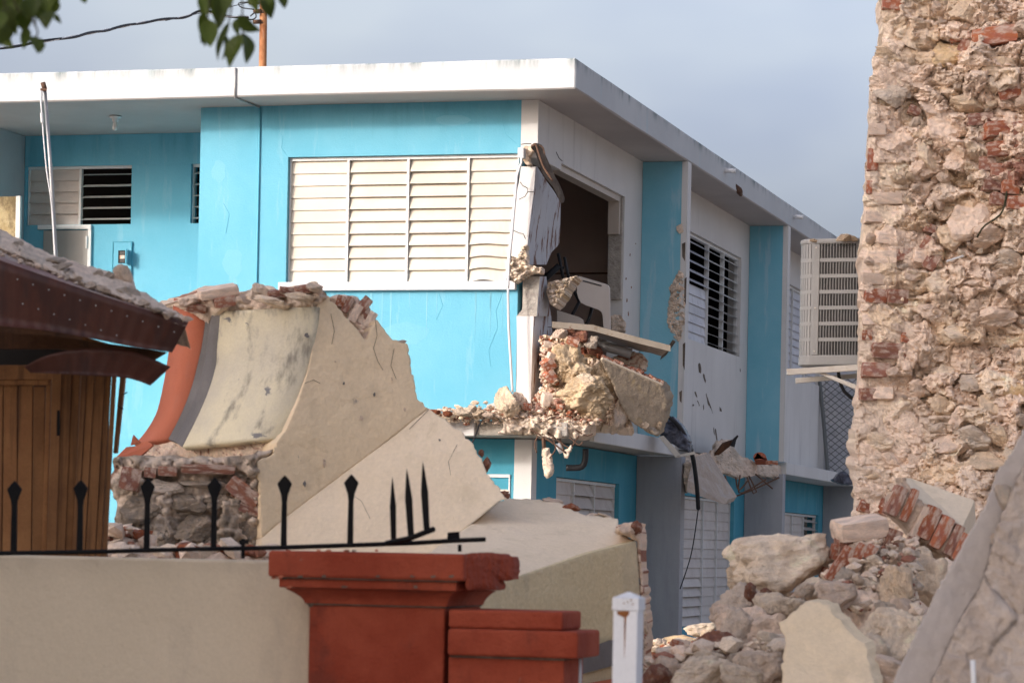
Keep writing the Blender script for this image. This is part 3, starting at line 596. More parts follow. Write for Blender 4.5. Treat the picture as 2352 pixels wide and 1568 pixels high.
# broken corner pier: two displaced wall pieces
def K(x, y): return 1139.3 + x * .2461, 312.4 + y * .2461
def corner_piece(name, rows, mats, t=-.035, thick=.17, seed=1):
    v = []; f = []; fm = []; n = len(rows); sub = 5
    rr = []
    ra = np.array(rows, float); yy = np.linspace(ra[0, 0], ra[-1, 0], (n - 1) * 4 + 1)
    for y in yy: rr.append([y] + [float(np.interp(y, ra[:, 0], ra[:, c])) for c in (1, 2, 3)])
    for i, (y, l, c, r) in enumerate(rr):
        jl = 0
        pl = K(l, y); pc_ = K(c, y); pr = K(r, y)
        xl, zl = BF.front(*pl, t); xc, zc = BF.front(*pc_, t); yr, zr = BF.side(*pr, xc)
        yr = max(yr, t + .03)
        v += [(xl, t, zl), ((xl + xc) / 2, t, (zl + zc) / 2), (xc, t, zc), (xc, (t + yr) / 2, (zc + zr) / 2), (xc, yr, zr), (xc - thick, yr + .02, zr), (xl, t + .10, zl)]
    for i in range(len(rr) - 1):
        for j in range(7):
            a, b = i * 7 + j, i * 7 + (j + 1) % 7; f.append((a, b, b + 7, a + 7)); fm.append(0 if j < 2 else (1 if j < 4 else 2))
    f.append(list(range(6, -1, -1))); fm.append(2); f.append([(len(rr) - 1) * 7 + j for j in range(7)]); fm.append(2)
    return mkobj(name, v, f, mats, B, local=True, fmat=fm)
corner_piece('broken_corner_wall', [(285, 235, 370, 385), (420, 215, 360, 470), (520, 195, 350, 545), (620, 185, 340, 603), (820, 165, 315, 600), (1010, 150, 295, 592), (1080, 145, 292, 520), (1125, 142, 292, 500), (1200, 150, 295, 470)],
             [M['white'], M['white_dmg'], M['concrete']])
corner_piece('broken_corner_wall', [(1310, 250, 410, 470), (1480, 250, 395, 490), (1620, 245, 385, 505), (1680, 190, 380, 515)], [M['concrete'], M['white_dmg'], M['concrete']], t=-.02)
corner_piece('broken_corner_wall', [(1680, 192, 352, 515), (1830, 195, 345, 525), (1990, 195, 338, 445), (2250, 192, 330, 420), (2490, 185, 325, 400)], [M['white'], M['white_dmg'], M['concrete']], t=-.02)
def KP(l): return [K(*p) for p in l]
relief('crushed_concrete', KP([(140, 1120), (205, 1135), (240, 1030), (290, 1010), (300, 1200), (440, 1230), (430, 1275), (330, 1290), (240, 1330), (185, 1370), (130, 1340)]), 25.86, 2.2, (.02, .16, 0), M['sunrub'], B, amp=.02, sc=12, cells=26, cell_amp=.05, pal=[('pale', 1), ('dust', 2), ('grey', 3), ('dark', 1)], seed=12, jag=1.5, rim=.02)
relief('crushed_concrete', KP([(480, 1360), (600, 1340), (755, 1300), (690, 1380), (590, 1540), (540, 1590), (500, 1560), (470, 1450)]), 26.1, 2.2, (.06, .22, -.02), M['sunrub'], B, amp=.02, sc=12, cells=24, cell_amp=.05, pal=[('pale', 3), ('dust', 2), ('yell', 1)], seed=17, jag=1.5, rim=.02)
relief('crushed_concrete', KP([(240, 95), (330, 100), (355, 140), (300, 190), (325, 270), (290, 278), (250, 230), (255, 150)]), 25.93, 2.2, (.02, .12, 0), M['rubble'], B, amp=.02, sc=14, pal=[('dust', 2), ('lime', 2)], seed=18, jag=1.5, rim=.01)
FINP = Plane(1545, 700, 20, BF.ey); FINP.p = BF.o + BF.ex * .35 + BF.ey * (4.15 - .012)
for q in ([(1566, 560), (1574, 556), (1573, 600), (1567, 590)], [(1572, 640), (1577, 636), (1575, 700), (1571, 690)], [(1568, 790), (1574, 786), (1572, 850), (1568, 838)], [(1520, 815), (1545, 780), (1552, 784), (1530, 815), (1516, 826)], [(1560, 900), (1566, 896), (1565, 925), (1561, 920)]):
    w_ = [FINP.at(*z) + BF.ey * .004 for z in q]; MB().prism(w_, BF.ey * .003).obj('scrape', M['strip'], B)
relief('spalled_patch', [(1559, 620), (1570, 628), (1574, 700), (1572, 752), (1560, 786), (1545, 770), (1532, 742), (1534, 700), (1540, 672), (1536, 660), (1550, 640)],
       lambda x, y: FINP.Y(x, y), 2.2, (.01, .05, 0), M['rubble'], B, amp=.015, sc=14, cells=18, cell_amp=.03, pal=[('grey', 3), ('dark', 1), ('pink', 1)], seed=22, jag=1.5, rim=.012, smooth=False)
relief('spalled_patch', [(1553, 520), (1566, 513), (1570, 532), (1560, 537), (1554, 530)], lambda x, y: FINP.Y(x, y), 2.4, (.01, .04, 0), M['rubble'], B, amp=.012, sc=12, pal=[('dust', 1)], seed=23)
# bent strip torn out of the pier
slabpx('torn_edge_strip', [K(*q) for q in ((322, 105), (350, 68), (398, 88), (418, 150), (470, 268), (520, 380), (556, 440), (590, 520), (612, 590), (604, 625), (575, 560), (535, 480), (490, 425), (455, 380), (425, 330), (395, 240), (368, 160))], lambda x, y: 25.72 + (x - 1220) * .006, (.03, .05, .01), M['strip'], B)
MB().tube(curve([P(*K(x, y), 25.70) for x, y in ((330, 95), (370, 80), (410, 200), (450, 300), (530, 420))], 12), .011, 6).obj('bent_reinforcing_bar', M['rebar'], B, smooth=True)
MB().tube(curve([P(*K(x, y), 25.72) for x, y in ((400, 88), (435, 105), (450, 150), (455, 172))], 8), .007, 6).obj('bent_reinforcing_bar', M['rebar'], B, smooth=True)
def crack(pts, Y, r=.0035): MB().tube([P(x, y, Y) for x, y in pts], r, 4).obj('crack', M['dark'], B)
crack(KP([(225, 430), (250, 465), (290, 485), (297, 520), (352, 522)]), 25.955); crack(KP([(297, 520), (270, 565), (215, 592)]), 25.955); crack(KP([(160, 880), (215, 905), (255, 912), (275, 960)]), 25.955)
crack(KP([(232, 80), (275, 72), (330, 72)]), 25.985); crack(KP([(530, 158), (560, 148), (590, 210), (620, 236)]), 26.62)
# conduits and fittings
MB().tube([BF.o[2] * 0 + np.array(p) for p in ((-2.655, -.012, ZS - .01), (-2.655, -.012, 4.2), (-2.655, -.012, 3.0))], .009, 6).obj('painted_conduit', M['bluepipe'], B, local=True, smooth=True)
xq, zq = BF.front(541, 155, -.56)
MB().tube([(xq, -.562, ZT - .01), (xq, -.562, ZS - .01), (xq, -.545, ZS - .012), (-2.66, -.01, ZS - .012)], .009, 6).obj('painted_conduit', M['metal'], B, local=True, smooth=True)
cp = MB().tube(curve([P(*K(x, y), 25.86) for x, y in ((238, 205), (232, 270), (200, 350), (180, 560), (150, 900), (122, 1180), (112, 1420))], 24), .012, 8).obj('bent_conduit', M['pvc'], B, smooth=True)
MB().tube(curve([P(x, y, 25.84) for x, y in ((1166.9, 662), (1168, 740), (1173, 830), (1177, 900))], 14), .011, 8).obj('bent_conduit', M['pvc'], B, smooth=True)
w = [P(*K(x, y), 25.88) for x, y in ((202, 108), (258, 108), (258, 206), (200, 204))]; MB().prism(w, (.02, .05, 0)).obj('junction_box', M['pvc'], cp, bevel=.004)
# door, electrical panel and lamp in the recess
x0, z0 = BF.front(112 * 1, 520, 1.53); x1, _ = BF.front(209, 560, 1.53)
dr = MB().box(-5.5, -5.02, 1.50, 1.529, 2.9, 4.84).obj('door', M['door'], B, local=True, bevel=.004)
MB().box(-5.018, -4.985, 1.497, 1.528, 2.9, 4.85).obj('door_frame', M['frame'], dr, local=True)
MB().box(-5.56, -4.987, 1.495, 1.528, 4.852, 4.894).obj('door_frame', M['frame'], dr, local=True)
MB().tube([(-5.025, 1.49, 4.66), (-5.025, 1.49, 4.78)], .012, 8).obj('hinge', M['frame'], dr, local=True)
xa, za = BF.front(262, 557, 1.53); xb, zb = BF.front(302, 640, 1.53)
bp = empty('electrical_panel', tuple(BF.o + BF.ex * xa + BF.ey * 1.52 + np.array([0, 0, zb])), 'blue painted breaker box with its little door ajar on recessed wall', 'electrical panel')
def BW(x, y, z): return BF.o + BF.ex * x + BF.ey * y + np.array([0, 0, z])
def bprism(name, pts, vec, mat, par, **k): return MB().prism([BW(*p) for p in pts], BF.ex * vec[0] + BF.ey * vec[1] + np.array([0, 0, vec[2]])).obj(name, mat, par, **k)
bprism('cover_plate', [(xa, 1.512, za), (xb, 1.512, za), (xb, 1.512, zb), (xa, 1.512, zb)], (0, .015, 0), M['blue'], bp, bevel=.003)
for (u0, u1, w0, w1) in ((xa - .006, xb + .006, za, za + .006), (xa - .006, xa, zb, za), (xb, xb + .006, zb, za)): bprism('plate_rim', [(u0, 1.506, w0), (u1, 1.506, w0), (u1, 1.506, w1), (u0, 1.506, w1)], (0, .02, 0), M['blue_low'], bp)
xi, zi = BF.front(271, 575, 1.5); xj, zj = BF.front(289, 604, 1.5)
bprism('breaker_recess', [(xi, 1.508, zi), (xj, 1.508, zi), (xj, 1.508, zj), (xi, 1.508, zj)], (0, .0035, 0), M['dark'], bp)
for k, (q0, q1) in enumerate(((.08, .28), (.34, .62), (.70, .9))):
    bprism('breaker', [(xi + .02, 1.500, zj + (zi - zj) * q0), (xj - .015, 1.500, zj + (zi - zj) * q0), (xj - .015, 1.500, zj + (zi - zj) * q1), (xi + .02, 1.500, zj + (zi - zj) * q1)], (0, .007, 0), M['label'] if k == 1 else M['acdark'], bp)
bprism('panel_door', [(xj, 1.500, zi + .01), (xj + .035, 1.40, zi + .01), (xj + .035, 1.40, zj - .01), (xj, 1.500, zj - .01)], (.008, 0, 0), M['blue'], bp)
xl, yl = (BF.loc(P(265, 268, 26))[0][:2])
def hz(x, y, z):
    d = ray(x, y); p = np.array([0, 0, EYE]) + d * ((z - EYE) / d[2]); return p
lp = hz(265, 268, ZS - .01); lamp = empty('ceiling_lamp', tuple(lp), 'bare bulb in white holder under the roof overhang', 'lamp')
def lathe(name, prof, c, mat, par, n=14):
    v = []; f = []; k = len(prof)
    for i in range(n):
        a = 2 * math.pi * i / n
        for (r, z) in prof: v.append((c[0] + r * math.cos(a), c[1] + r * math.sin(a), c[2] + z))
    for i in range(n):
        for j in range(k - 1): f.append((i * k + j, i * k + j + 1, ((i + 1) % n) * k + j + 1, ((i + 1) % n) * k + j))
    return mkobj(name, v, f, mat, par, smooth=True)
lathe('holder', [(0, 0), (.06, 0), (.055, -.012), (.028, -.02), (.03, -.045), (.02, -.05), (0, -.05)], lp, M['pvc'], lamp)
lathe('bulb', [(.016, -.05), (.022, -.07), (.03, -.10), (.024, -.125), (.0, -.135)], lp, M['bulb'], lamp)
q0 = BF.front(-30, 452, .9); q1 = BF.front(36, 530, .9); q2 = BF.front(46, 530, .9)
MB().box(q0[0], q1[0], .90, .926, q1[1] - .6, q0[1]).obj('stained_panel', M['ochre'], B, local=True)
MB().box(q1[0] + .001, q2[0], .89, .926, q1[1] - .6, q0[1] + .002).obj('panel_trim', M['white'], B, local=True)
# pipe elbow under the ledge
MB().tube(curve([P(x, y, 25.95) for x, y in ((1345, 1030), (1344, 1055), (1335, 1072), (1300, 1074))], 12), .028, 8).obj('pipe_elbow', M['black'], B, smooth=True)

# scrapes and stains left on the side wall by the falling masonry
def scrape(cx, cy, w, h, lean, seed, mat='rust'):
    r = random.Random(seed); pts = []
    for i in range(10):
        a = 2 * math.pi * i / 10; k = r.uniform(.5, 1.1); x = cx + w * k * math.cos(a) + lean * math.sin(a) * h; y = cy - h * k * math.sin(a)
        yy, zz = BF.side(x, y, .0015); pts.append((.0015, yy, zz))
    MB().prism(pts, (.0015, 0, 0)).obj('scrape', M[mat], B, local=True)
for i, q in enumerate([(1607, 845, 3.5, 17, -.1), (1618, 868, 2.5, 12, -.25), (1598, 905, 1.6, 10, -.3), (1604, 925, 1.2, 8, -.3), (1625, 915, 1.8, 18, -.2), (1632, 935, 1.3, 14, -.3), (1645, 1000, 1.5, 22, -.12), (1616, 935, 1.2, 9, 0), (1592, 930, 2.5, 3, 0), (1655, 940, 2.5, 7, -.2), (1640, 990, 1.0, 12, -.1), (1700, 850, 1.0, 5, 0), (1447, 585, 1.2, 4, 0), (1450, 660, 1.4, 3, 0), (1440, 690, 1.6, 5, 0), (1443, 720, 1.2, 6, 0), (1438, 640, 1.5, 4, 0), (1460, 560, .9, 2, 0)]): scrape(*q, i, 'strip' if i < 12 else 'rust')

# run-off streaks and hairline cracks on the blue front
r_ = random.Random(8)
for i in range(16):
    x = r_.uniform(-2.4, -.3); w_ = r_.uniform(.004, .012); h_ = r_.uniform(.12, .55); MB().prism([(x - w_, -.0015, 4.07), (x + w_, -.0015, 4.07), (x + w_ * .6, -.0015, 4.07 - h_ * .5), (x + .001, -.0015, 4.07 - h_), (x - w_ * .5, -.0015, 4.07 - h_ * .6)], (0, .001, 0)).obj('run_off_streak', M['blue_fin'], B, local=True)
for pts in ([(-2.38, 5.32), (-2.44, 5.40), (-2.43, 5.50), (-2.50, 5.60)], [(-2.39, 4.16), (-2.47, 4.05), (-2.46, 3.92), (-2.56, 3.8)], [(-.3, 4.06), (-.36, 3.9), (-.34, 3.75), (-.42, 3.55), (-.40, 3.4)], [(-.9, 4.06), (-.86, 3.95), (-.92, 3.82)], [(-3.0, 4.9), (-2.94, 4.8), (-2.97, 4.62)], [(-.2, 5.4), (-.3, 5.48), (-.34, 5.62)]):
    MB().tube([(x, -.001, z) for x, z in pts], .0022, 4).obj('hairline_crack', M['bluepipe'], B, local=True)
for (x, z, w_, h_) in ((-2.9, 4.35, .12, .16), (-2.75, 3.9, .2, .1), (-1.2, 3.7, .25, .12), (-.8, 5.62, .2, .06), (-3.05, 5.2, .08, .12)):
    MB().prism([(x + w_ * math.cos(a) * r_.uniform(.7, 1), -.0008, z + h_ * math.sin(a) * r_.uniform(.7, 1)) for a in [2 * math.pi * k / 12 for k in range(12)]], (0, .0006, 0)).obj('paint_patch', M['blue_pale'], B, local=True)
# ------------------------------------------------------------------ unseen building added on the left to keep the sun off the yard
sh = np.array([sdir.x, sdir.y]); sh /= np.linalg.norm(sh); pe = np.array([-sh[1], sh[0]])
if pe[1] > 0: pe = -pe
EDGE = np.array([-.2, 21.6]) + sh * 20       # far corner of its shade line
nb = empty('added_shade_block', (EDGE[0], EDGE[1], 0), 'tall cream building left of the yard whose shade covers the foreground', 'building')
ca = [EDGE, EDGE + pe * 13, EDGE + pe * 13 + sh * 9, EDGE + sh * 9]
MB().prism([(p[0], p[1], 0) for p in ca], (0, 0, 13.5)).obj('wall', M['wallc'], nb)
cb = [EDGE - pe * .3 - sh * .3, EDGE + pe * 13.3 - sh * .3, EDGE + pe * 13.3 + sh * 9.3, EDGE - pe * .3 + sh * 9.3]
MB().prism([(p[0], p[1], 13.5) for p in cb], (0, 0, .3)).obj('roof', M['roof'], nb)
for k in range(2):
    for lv in range(4):
        a = EDGE + pe * (2.5 + k * 5) - sh * .02; b = a + pe * 1.4
        MB().prism([(a[0], a[1], 1.2 + lv * 3.2), (b[0], b[1], 1.2 + lv * 3.2), (b[0], b[1], 2.7 + lv * 3.2), (a[0], a[1], 2.7 + lv * 3.2)], (-sh[0] * .06, -sh[1] * .06, 0)).obj('window', M['slat_grey'], nb)

# ------------------------------------------------------------------ utility pole, wires, flagpole
up = empty('utility_pole', tuple(P(604, 1300, 46) * [1, 1, 0]), 'rusty brown utility pole rising behind the white roof', 'utility pole')
b0 = P(604, 1300, 46); b0[2] = 0
MB().tube([b0, P(603.5, 150, 46), P(605, 40, 46), P(606, -90, 46)], [.085, .062, .06, .055], 14).obj('pole', M['pole'], up, smooth=True)
for (x, y) in ((589, 50), (590, 26), (580, 5)):
    MB().tube([P(x + 10, y, 45.95), P(x - 7, y + 1, 45.9)], .035, 8).obj('insulator', M['rebar'], up, smooth=True)
    MB().tube([P(x + 16, y + 3, 45.95), P(x - 4, y + 3, 45.92)], .014, 6).obj('bracket', M['rebar'], up)
def wire(name, pts, r, label, par=None, m=40, mat='black'):
    o = MB().tube(curve([P(*p) for p in pts], m), r, 6).obj(name, M[mat], par, smooth=True)
    return tag(o, label, 'cable') if par is None else o
tw = []
for i in range(60):
    u = i / 59; x = -30 + 530 * u; y = 117 - 84 * u - 6 * math.sin(u * 3.14); tw.append((x, y, 38 + 8 * u))
base = curve([P(*p) for p in [(-30, 115, 38), (60, 102, 39), (165, 85, 40), (260, 66, 42), (340, 50, 43.3), (420, 40, 44.6), (465, 26, 45.3), (520, 38, 45.5), (570, 40, 45.9)]], 70)
for s, r, m, lb in ((1, .020, 'black', 'thick black strand of the twisted service cable to the pole'), (-1, .010, 'pvc', 'thin pale strand of the twisted service cable to the pole')):
    o = MB().tube([p + np.array([0, 0, s * .010 * math.cos(i * .5)]) + np.array([0, s * .012 * math.sin(i * .5), 0]) for i, p in enumerate(base)], r, 6).obj('service_cable', M[m], smooth=True); tag(o, lb, 'cable')
wire('drop_wire', [(575, 38, 45.8), (585, 30, 45.8), (588, 40, 45.8), (575, 46, 45.8), (545, 40, 45.7)], .012, '', up, 16)
wire('drop_wire', [(576, 5, 45.8), (548, 8, 45.8), (556, 18, 45.8), (584, 22, 45.8)], .01, '', up, 16)
wire('overhead_wire', [(582, 4, 45.9), (500, 22, 44), (380, 48, 42)], .006, 'thin single wire running left from the pole head')
fp = empty('flagpole', tuple(P(129, 640, 22) * [1, 1, 0]), 'thin white flagpole with halyard in front of the recess', 'flagpole')
bb = P(131, 640, 22); bt = P(99, 190, 22); lowp = bb + (bb - bt) * .8; lowp[2] = max(lowp[2], 0)
MB().tube([np.array([lowp[0], lowp[1], 0]), bb, P(117, 400, 22), P(103, 205, 22)], [.017, .016, .0145, .013], 10).obj('pole', M['metal'], fp, smooth=True)
MB().tube([P(103, 206, 22), P(98.5, 190, 22)], .019, 10).obj('pole_cap', M['rebar'], fp, smooth=True)
MB().tube([P(93, 207, 21.97), P(107, 207, 21.97)], .012, 8).obj('clamp', M['rebar'], fp)
MB().tube([P(95, 209, 21.96), P(95, 235, 21.96)], .010, 6).obj('pulley', M['pvc'], fp)
MB().tube(curve([P(94, 230, 21.96), P(97, 275, 21.96), P(107, 390, 21.95), P(120, 480, 21.97), P(129, 640, 21.97)], 16), .006, 5).obj('halyard', M['pvc'], fp, smooth=True)
MB().tube([P(95, 260, 21.95), P(97, 282, 21.95)], .012, 6).obj('snap_hook', M['pvc'], fp)

# ------------------------------------------------------------------ broken masonry wall on the right
WY = Plane(2150, 600, 17.6, (-.10, -1, .02))
mpoly = [(2020, -70), (2026, 0), (2027, 60), (2028, 112), (2002, 135), (1999, 220), (1996, 260), (1992, 340), (1988, 420), (1982, 500), (1978, 560), (1976, 690), (1972, 830), (1968, 940), (1966, 1010), (1964, 1100), (1960, 1190), (1958, 1330), (2470, 1330), (2470, -70)]
MW = empty('ruined_masonry_wall', tuple(P(2160, 1330, 17.6)), 'tall broken end of a rubble stone and brick wall', 'wall')
def wex(x, y):
    return .25 * np.clip((x - 2120) / 300, 0, 1) + .45 * np.clip((y - 850) / 450, 0, 1) * np.clip((x - 2000) / 200, .2, 1)
relief('rubble_core', mpoly, WY.Y, 4.0, (.12, 1.1, 0), M['rubble'], MW, amp=.11, sc=3.0, pal=[('pink', 5), ('pale', 3), ('dust', 4), ('lime', 2), ('grey', .2), ('dbrick', .2)], smooth=False, cells=5.2, cell_amp=.13, seed=31, damp=lambda x, y: .35 + .65 * np.clip((x - 2060 + 30 * np.sin(y * .03)) / 60, 0, 1), jag=5, extra=wex, rim=.05, steps=3)
def wy(x, y): return WY.Y(x, y) - float(wex(np.array(x), np.array(y)))
rr = random.Random(77)
placed = []
def free(x, y, r):
    for (a, b, c) in placed:
        if math.hypot(a - x, b - y) < (c + r) * .74: return False
    placed.append((x, y, r)); return True
BR = [(2285, 88, 52, 20, 'brick', -.14), (2048, 5, 25, 22, 'brick', .1), (2318, 210, 26, 18, 'brick', -.3), (2250, 275, 30, 14, 'dbrick', -.1), (2298, 300, 42, 17, 'brick', -.12), (2345, 295, 20, 16, 'brick', -.1), (2305, 345, 40, 17, 'brick', -.12), (2350, 338, 18, 17, 'brick', -.1),
      (2268, 378, 20, 16, 'dbrick', 0), (2300, 393, 26, 15, 'brick', 0), (2325, 400, 13, 15, 'dbrick', 0), (2280, 425, 26, 16, 'dbrick', .05), (2320, 430, 20, 16, 'brick', .05), (2335, 468, 22, 16, 'brick', .1), (2290, 458, 16, 14, 'dbrick', .1),
      (2000, 368, 13, 26, 'brick', .05), (1992, 430, 7, 15, 'brick', .05), (2010, 683, 28, 17, 'brick', .02), (2060, 680, 24, 16, 'dbrick', 0), (1992, 770, 12, 12, 'brick', 0), (2050, 808, 54, 18, 'dbrick', .02), (2090, 780, 26, 12, 'brick', .15), (2010, 852, 32, 17, 'dbrick', .05),
      (2000, 300, 20, 14, 'pink', 0), (2040, 455, 34, 13, 'pink', 0), (2045, 545, 38, 14, 'pink', .02), (2030, 590, 32, 15, 'pink', 0), (2070, 585, 20, 14, 'dbrick', .02), (2075, 500, 30, 14, 'pink', 0), (1998, 500, 22, 13, 'pink', 0), (2120, 590, 26, 14, 'pink', .1), (2005, 640, 26, 13, 'pink', 0),
      (2000, 735, 20, 13, 'pink', 0), (1990, 905, 20, 14, 'dbrick', 0), (2030, 905, 24, 14, 'pink', .0), (2130, 560, 12, 18, 'brick', .6), (2135, 525, 14, 10, 'brick', .3), (2140, 600, 16, 22, 'dbrick', .5), (2200, 90, 18, 8, 'brick', -.1), (2215, 105, 12, 16, 'brick', .5), (1990, 1165, 20, 14, 'brick', .3), (2040, 1160, 22, 26, 'brick', .4), (2100, 255, 14, 10, 'dbrick', .4)]
for (x, y, w, h, k, r_) in BR:
    x = max(x, float(np.interp(y, [0, 112, 135, 560, 1190], [2030, 2034, 2006, 1984, 1970])) + w * .85)
    brick(x, y, wy(x, y) + .5 * w * 17.6 / F, w, h, 'dbrick' if (k == 'brick' and rr.random() < .5) else k, MW, rot=(rr.uniform(-.15, .15), r_, rr.uniform(-.25, .25)), d=w * .7); placed.append((x, y, max(w, h) * .8))
SB = [(2225, 25, 42, 33, 'lime'), (2180, 130, 42, 30, 'yell'), (2060, 55, 30, 26, 'lime'), (2090, 92, 24, 34, 'pale'), (2035, 190, 36, 30, 'pink'), (2045, 225, 42, 24, 'grey'), (2120, 190, 26, 18, 'pink'), (2290, 155, 40, 24, 'lime'), (2230, 240, 40, 22, 'lime'), (2180, 290, 48, 34, 'pink'), (2150, 250, 44, 26, 'pink'),
      (2040, 130, 34, 20, 'lime'), (2130, 360, 30, 30, 'pale'), (2200, 370, 40, 26, 'pink'), (2060, 330, 44, 30, 'pink'), (2230, 510, 50, 40, 'pink'), (2190, 545, 36, 30, 'lime'), (2270, 540, 40, 30, 'pink'), (2165, 650, 40, 26, 'pale'), (2260, 640, 50, 30, 'pink'), (2320, 600, 34, 26, 'grey'), (2140, 720, 36, 24, 'pink'),
      (2210, 770, 50, 24, 'pale'), (2290, 730, 44, 30, 'pink'), (2180, 860, 36, 20, 'pale'), (2240, 880, 40, 24, 'grey'), (2110, 895, 26, 22, 'pink'), (2060, 940, 40, 26, 'pale'), (2100, 990, 32, 26, 'pink'), (2160, 935, 26, 26, 'lime'), (2200, 960, 22, 26, 'pink'), (2325, 885, 50, 40, 'yell'), (2290, 930, 44, 30, 'lime'),
      (2185, 1020, 44, 24, 'pink'), (2240, 1010, 40, 30, 'grey'), (2150, 1060, 28, 24, 'grey'), (2270, 1060, 46, 18, 'lime'), (2210, 1080, 36, 20, 'lime'), (2300, 1000, 28, 24, 'lime'), (2020, 1020, 36, 26, 'pale'), (2060, 1060, 30, 24, 'pink'), (2010, 1080, 30, 24, 'lime'), (2110, 1060, 24, 20, 'pink'), (2330, 1040, 24, 24, 'pale'), (2170, 1110, 36, 14, 'dust'), (2080, 1120, 40, 22, 'dust'), (2020, 1130, 30, 20, 'pink')]
for (x, y, w, h, k) in SB:
    rock(x, y, wy(x, y) + .45 * max(w, h) * 17.6 / F, w * 1.08, h * 1.08, k, MW, sub=3, d=.8, mat='rubble', rot=(rr.uniform(-.3, .3), rr.uniform(-.3, .3), rr.uniform(-.4, .4))); placed.append((x, y, max(w, h) * .85))
n = 0; tries = 0
while n < 120 and tries < 9000:
    tries += 1; x = rr.uniform(1985, 2375); y = rr.uniform(-15, 1190); r_ = rr.choice([7, 8, 9, 11, 13, 16, 20])
    if x < np.interp(y, [0, 112, 135, 560, 1190], [2030, 2032, 2004, 1982, 1966]) + r_ * .6: continue
    if not free(x, y, r_): continue
    rock(x, y, wy(x, y) + .35 * r_ * 17.6 / F, r_ * rr.uniform(1, 1.4), r_ * rr.uniform(.7, 1), rr.choice(['pink', 'pink', 'pale', 'lime', 'dust', 'dust', 'pink']), MW, sub=2, d=.8, mat='rubble', rot=(rr.uniform(-.4, .4), rr.uniform(-.5, .5), rr.uniform(0, 3))); n += 1
MB().tube(curve([P(2312, 440, 17.0), P(2300, 490, 16.95), P(2260, 520, 16.95), P(2245, 545, 17.0)], 12), .006, 5).obj('dry_root', M['twig'], MW, smooth=True)
MB().tube([P(2175, 600, 17.1), P(2212, 588, 17.0)], .006, 5).obj('dry_root', M['pvc'], MW)

# ------------------------------------------------------------------ air conditioner on its bracket
AF = Fr(P(1866, 845, 19.0), -19); acb = P(1866, 838, 19.0)
AC = empty('air_conditioner', (AF.o[0], AF.o[1], acb[2]), 'grey outdoor condenser unit with slotted grille beside the ruined wall', 'air conditioner', rz=AF.a)
TL[AC.name] = lambda p: AF.loc(p) - np.array([0, 0, acb[2]])
H = 290 * 19.0 / F
def plan(o):
    r = .115 + o; pts = [(-.115 - o, .38)]
    for i in range(9):
        a = math.pi - (math.pi / 2) * i / 8; pts.append((math.cos(a) * r, .115 - math.sin(a) * r))
    return pts + [(.62, -o), (.62, .38)]
def ring_prism(name, o, z0, z1, mat, bevel=0): return MB().prism([(x, y, z0) for x, y in plan(o)], (0, 0, z1 - z0)).obj(name, mat, AC, local=True, bevel=bevel)
ring_prism('coil', -.014, .05, H - .05, M['acdark'])
ring_prism('base_pan', .004, 0, .065, M['ac'], .006); ring_prism('top_cover', .006, H - .035, H, M['ac'], .01)
gh = (H - .10) / 7
for i in range(1, 7): ring_prism('grille_bar', .002, .065 + i * gh - .014, .065 + i * gh + .010, M['ac'])
MB().box(-.004, .035, -.006, .02, .066, H - .036).obj('corner_panel', M['ac'], AC, local=True, bevel=.003)
for i in range(26): MB().box(.045 + i * .0195, .0495 + i * .0195, -.001, .016, .064, H - .034).obj('grille_rib', M['ac'], AC, local=True)
for i in range(8):
    a = math.pi - (math.pi / 2) * (i + .5) / 8; c, s = math.cos(a), math.sin(a)
    MB().hexa([(c * .115 - s * .009, .115 - s * .115 - c * .009, .064), (c * .115 + s * .009, .115 - s * .115 + c * .009, .064), (c * .10 + s * .009, .115 - s * .10 + c * .009, .064), (c * .10 - s * .009, .115 - s * .10 - c * .009, .064)],
              [(c * .115 - s * .009, .115 - s * .115 - c * .009, H - .034), (c * .115 + s * .009, .115 - s * .115 + c * .009, H - .034), (c * .10 + s * .009, .115 - s * .10 + c * .009, H - .034), (c * .10 - s * .009, .115 - s * .10 - c * .009, H - .034)]).obj('grille_rib', M['ac'], AC, local=True)
for (x, z) in ((.012, .09), (.012, H - .06), (.012, H * .45)): MB().tube([(x, -.012, z), (x, -.005, z)], .006, 8).obj('screw', M['bracket'], AC, local=True)
bk = empty('wall_bracket', tuple(P(1890, 860, 19.0)), 'pale metal shelf bracket carrying the condenser unit', 'bracket')
slabpx('shelf_rail', [(1807, 847, 18.95), (2010, 834, 18.75), (2010, 848, 18.75), (1808, 861, 18.95)], 19, (0, .04, 0), M['bracket'], bk, bevel=.003)
slabpx('shelf_rail', [(1828, 868, 19.3), (1990, 856, 19.2), (1990, 866, 19.2), (1828, 880, 19.3)], 19, (0, .04, 0), M['bracket'], bk, bevel=.003)
slabpx('strut', [(1882, 858, 18.9), (1892, 855, 18.9), (1990, 892, 18.75), (1990, 905, 18.75)], 19, (0, .025, 0), M['bracket'], bk, bevel=.002)
slabpx('wall_plate', [(1975, 830, 18.75), (1995, 830, 18.75), (1995, 915, 18.75), (1975, 915, 18.75)], 19, (0, .02, 0), M['bracket'], bk)
MB().tube(curve([P(1990, 700, 19.25), P(1935, 800, 19.25), P(1925, 848, 19.2), P(1940, 900, 19.25), P(1985, 930, 19.25)], 16), .012, 8).obj('refrigerant_pipe', M['black'], bk, smooth=True)
for i, (x, y, w, h) in enumerate(((1938, 546, 20, 10), (1962, 549, 11, 7), (1868, 553, 9, 5))):
    rock(x, y, 18.9, w, h, 'lime', None, ('largest cream stone lying on top of the condenser unit', 'small cream stone on the condenser top next to the ruined wall', 'thin cream stone chip near the left end of the condenser top')[i], 'stone', None, sub=3)

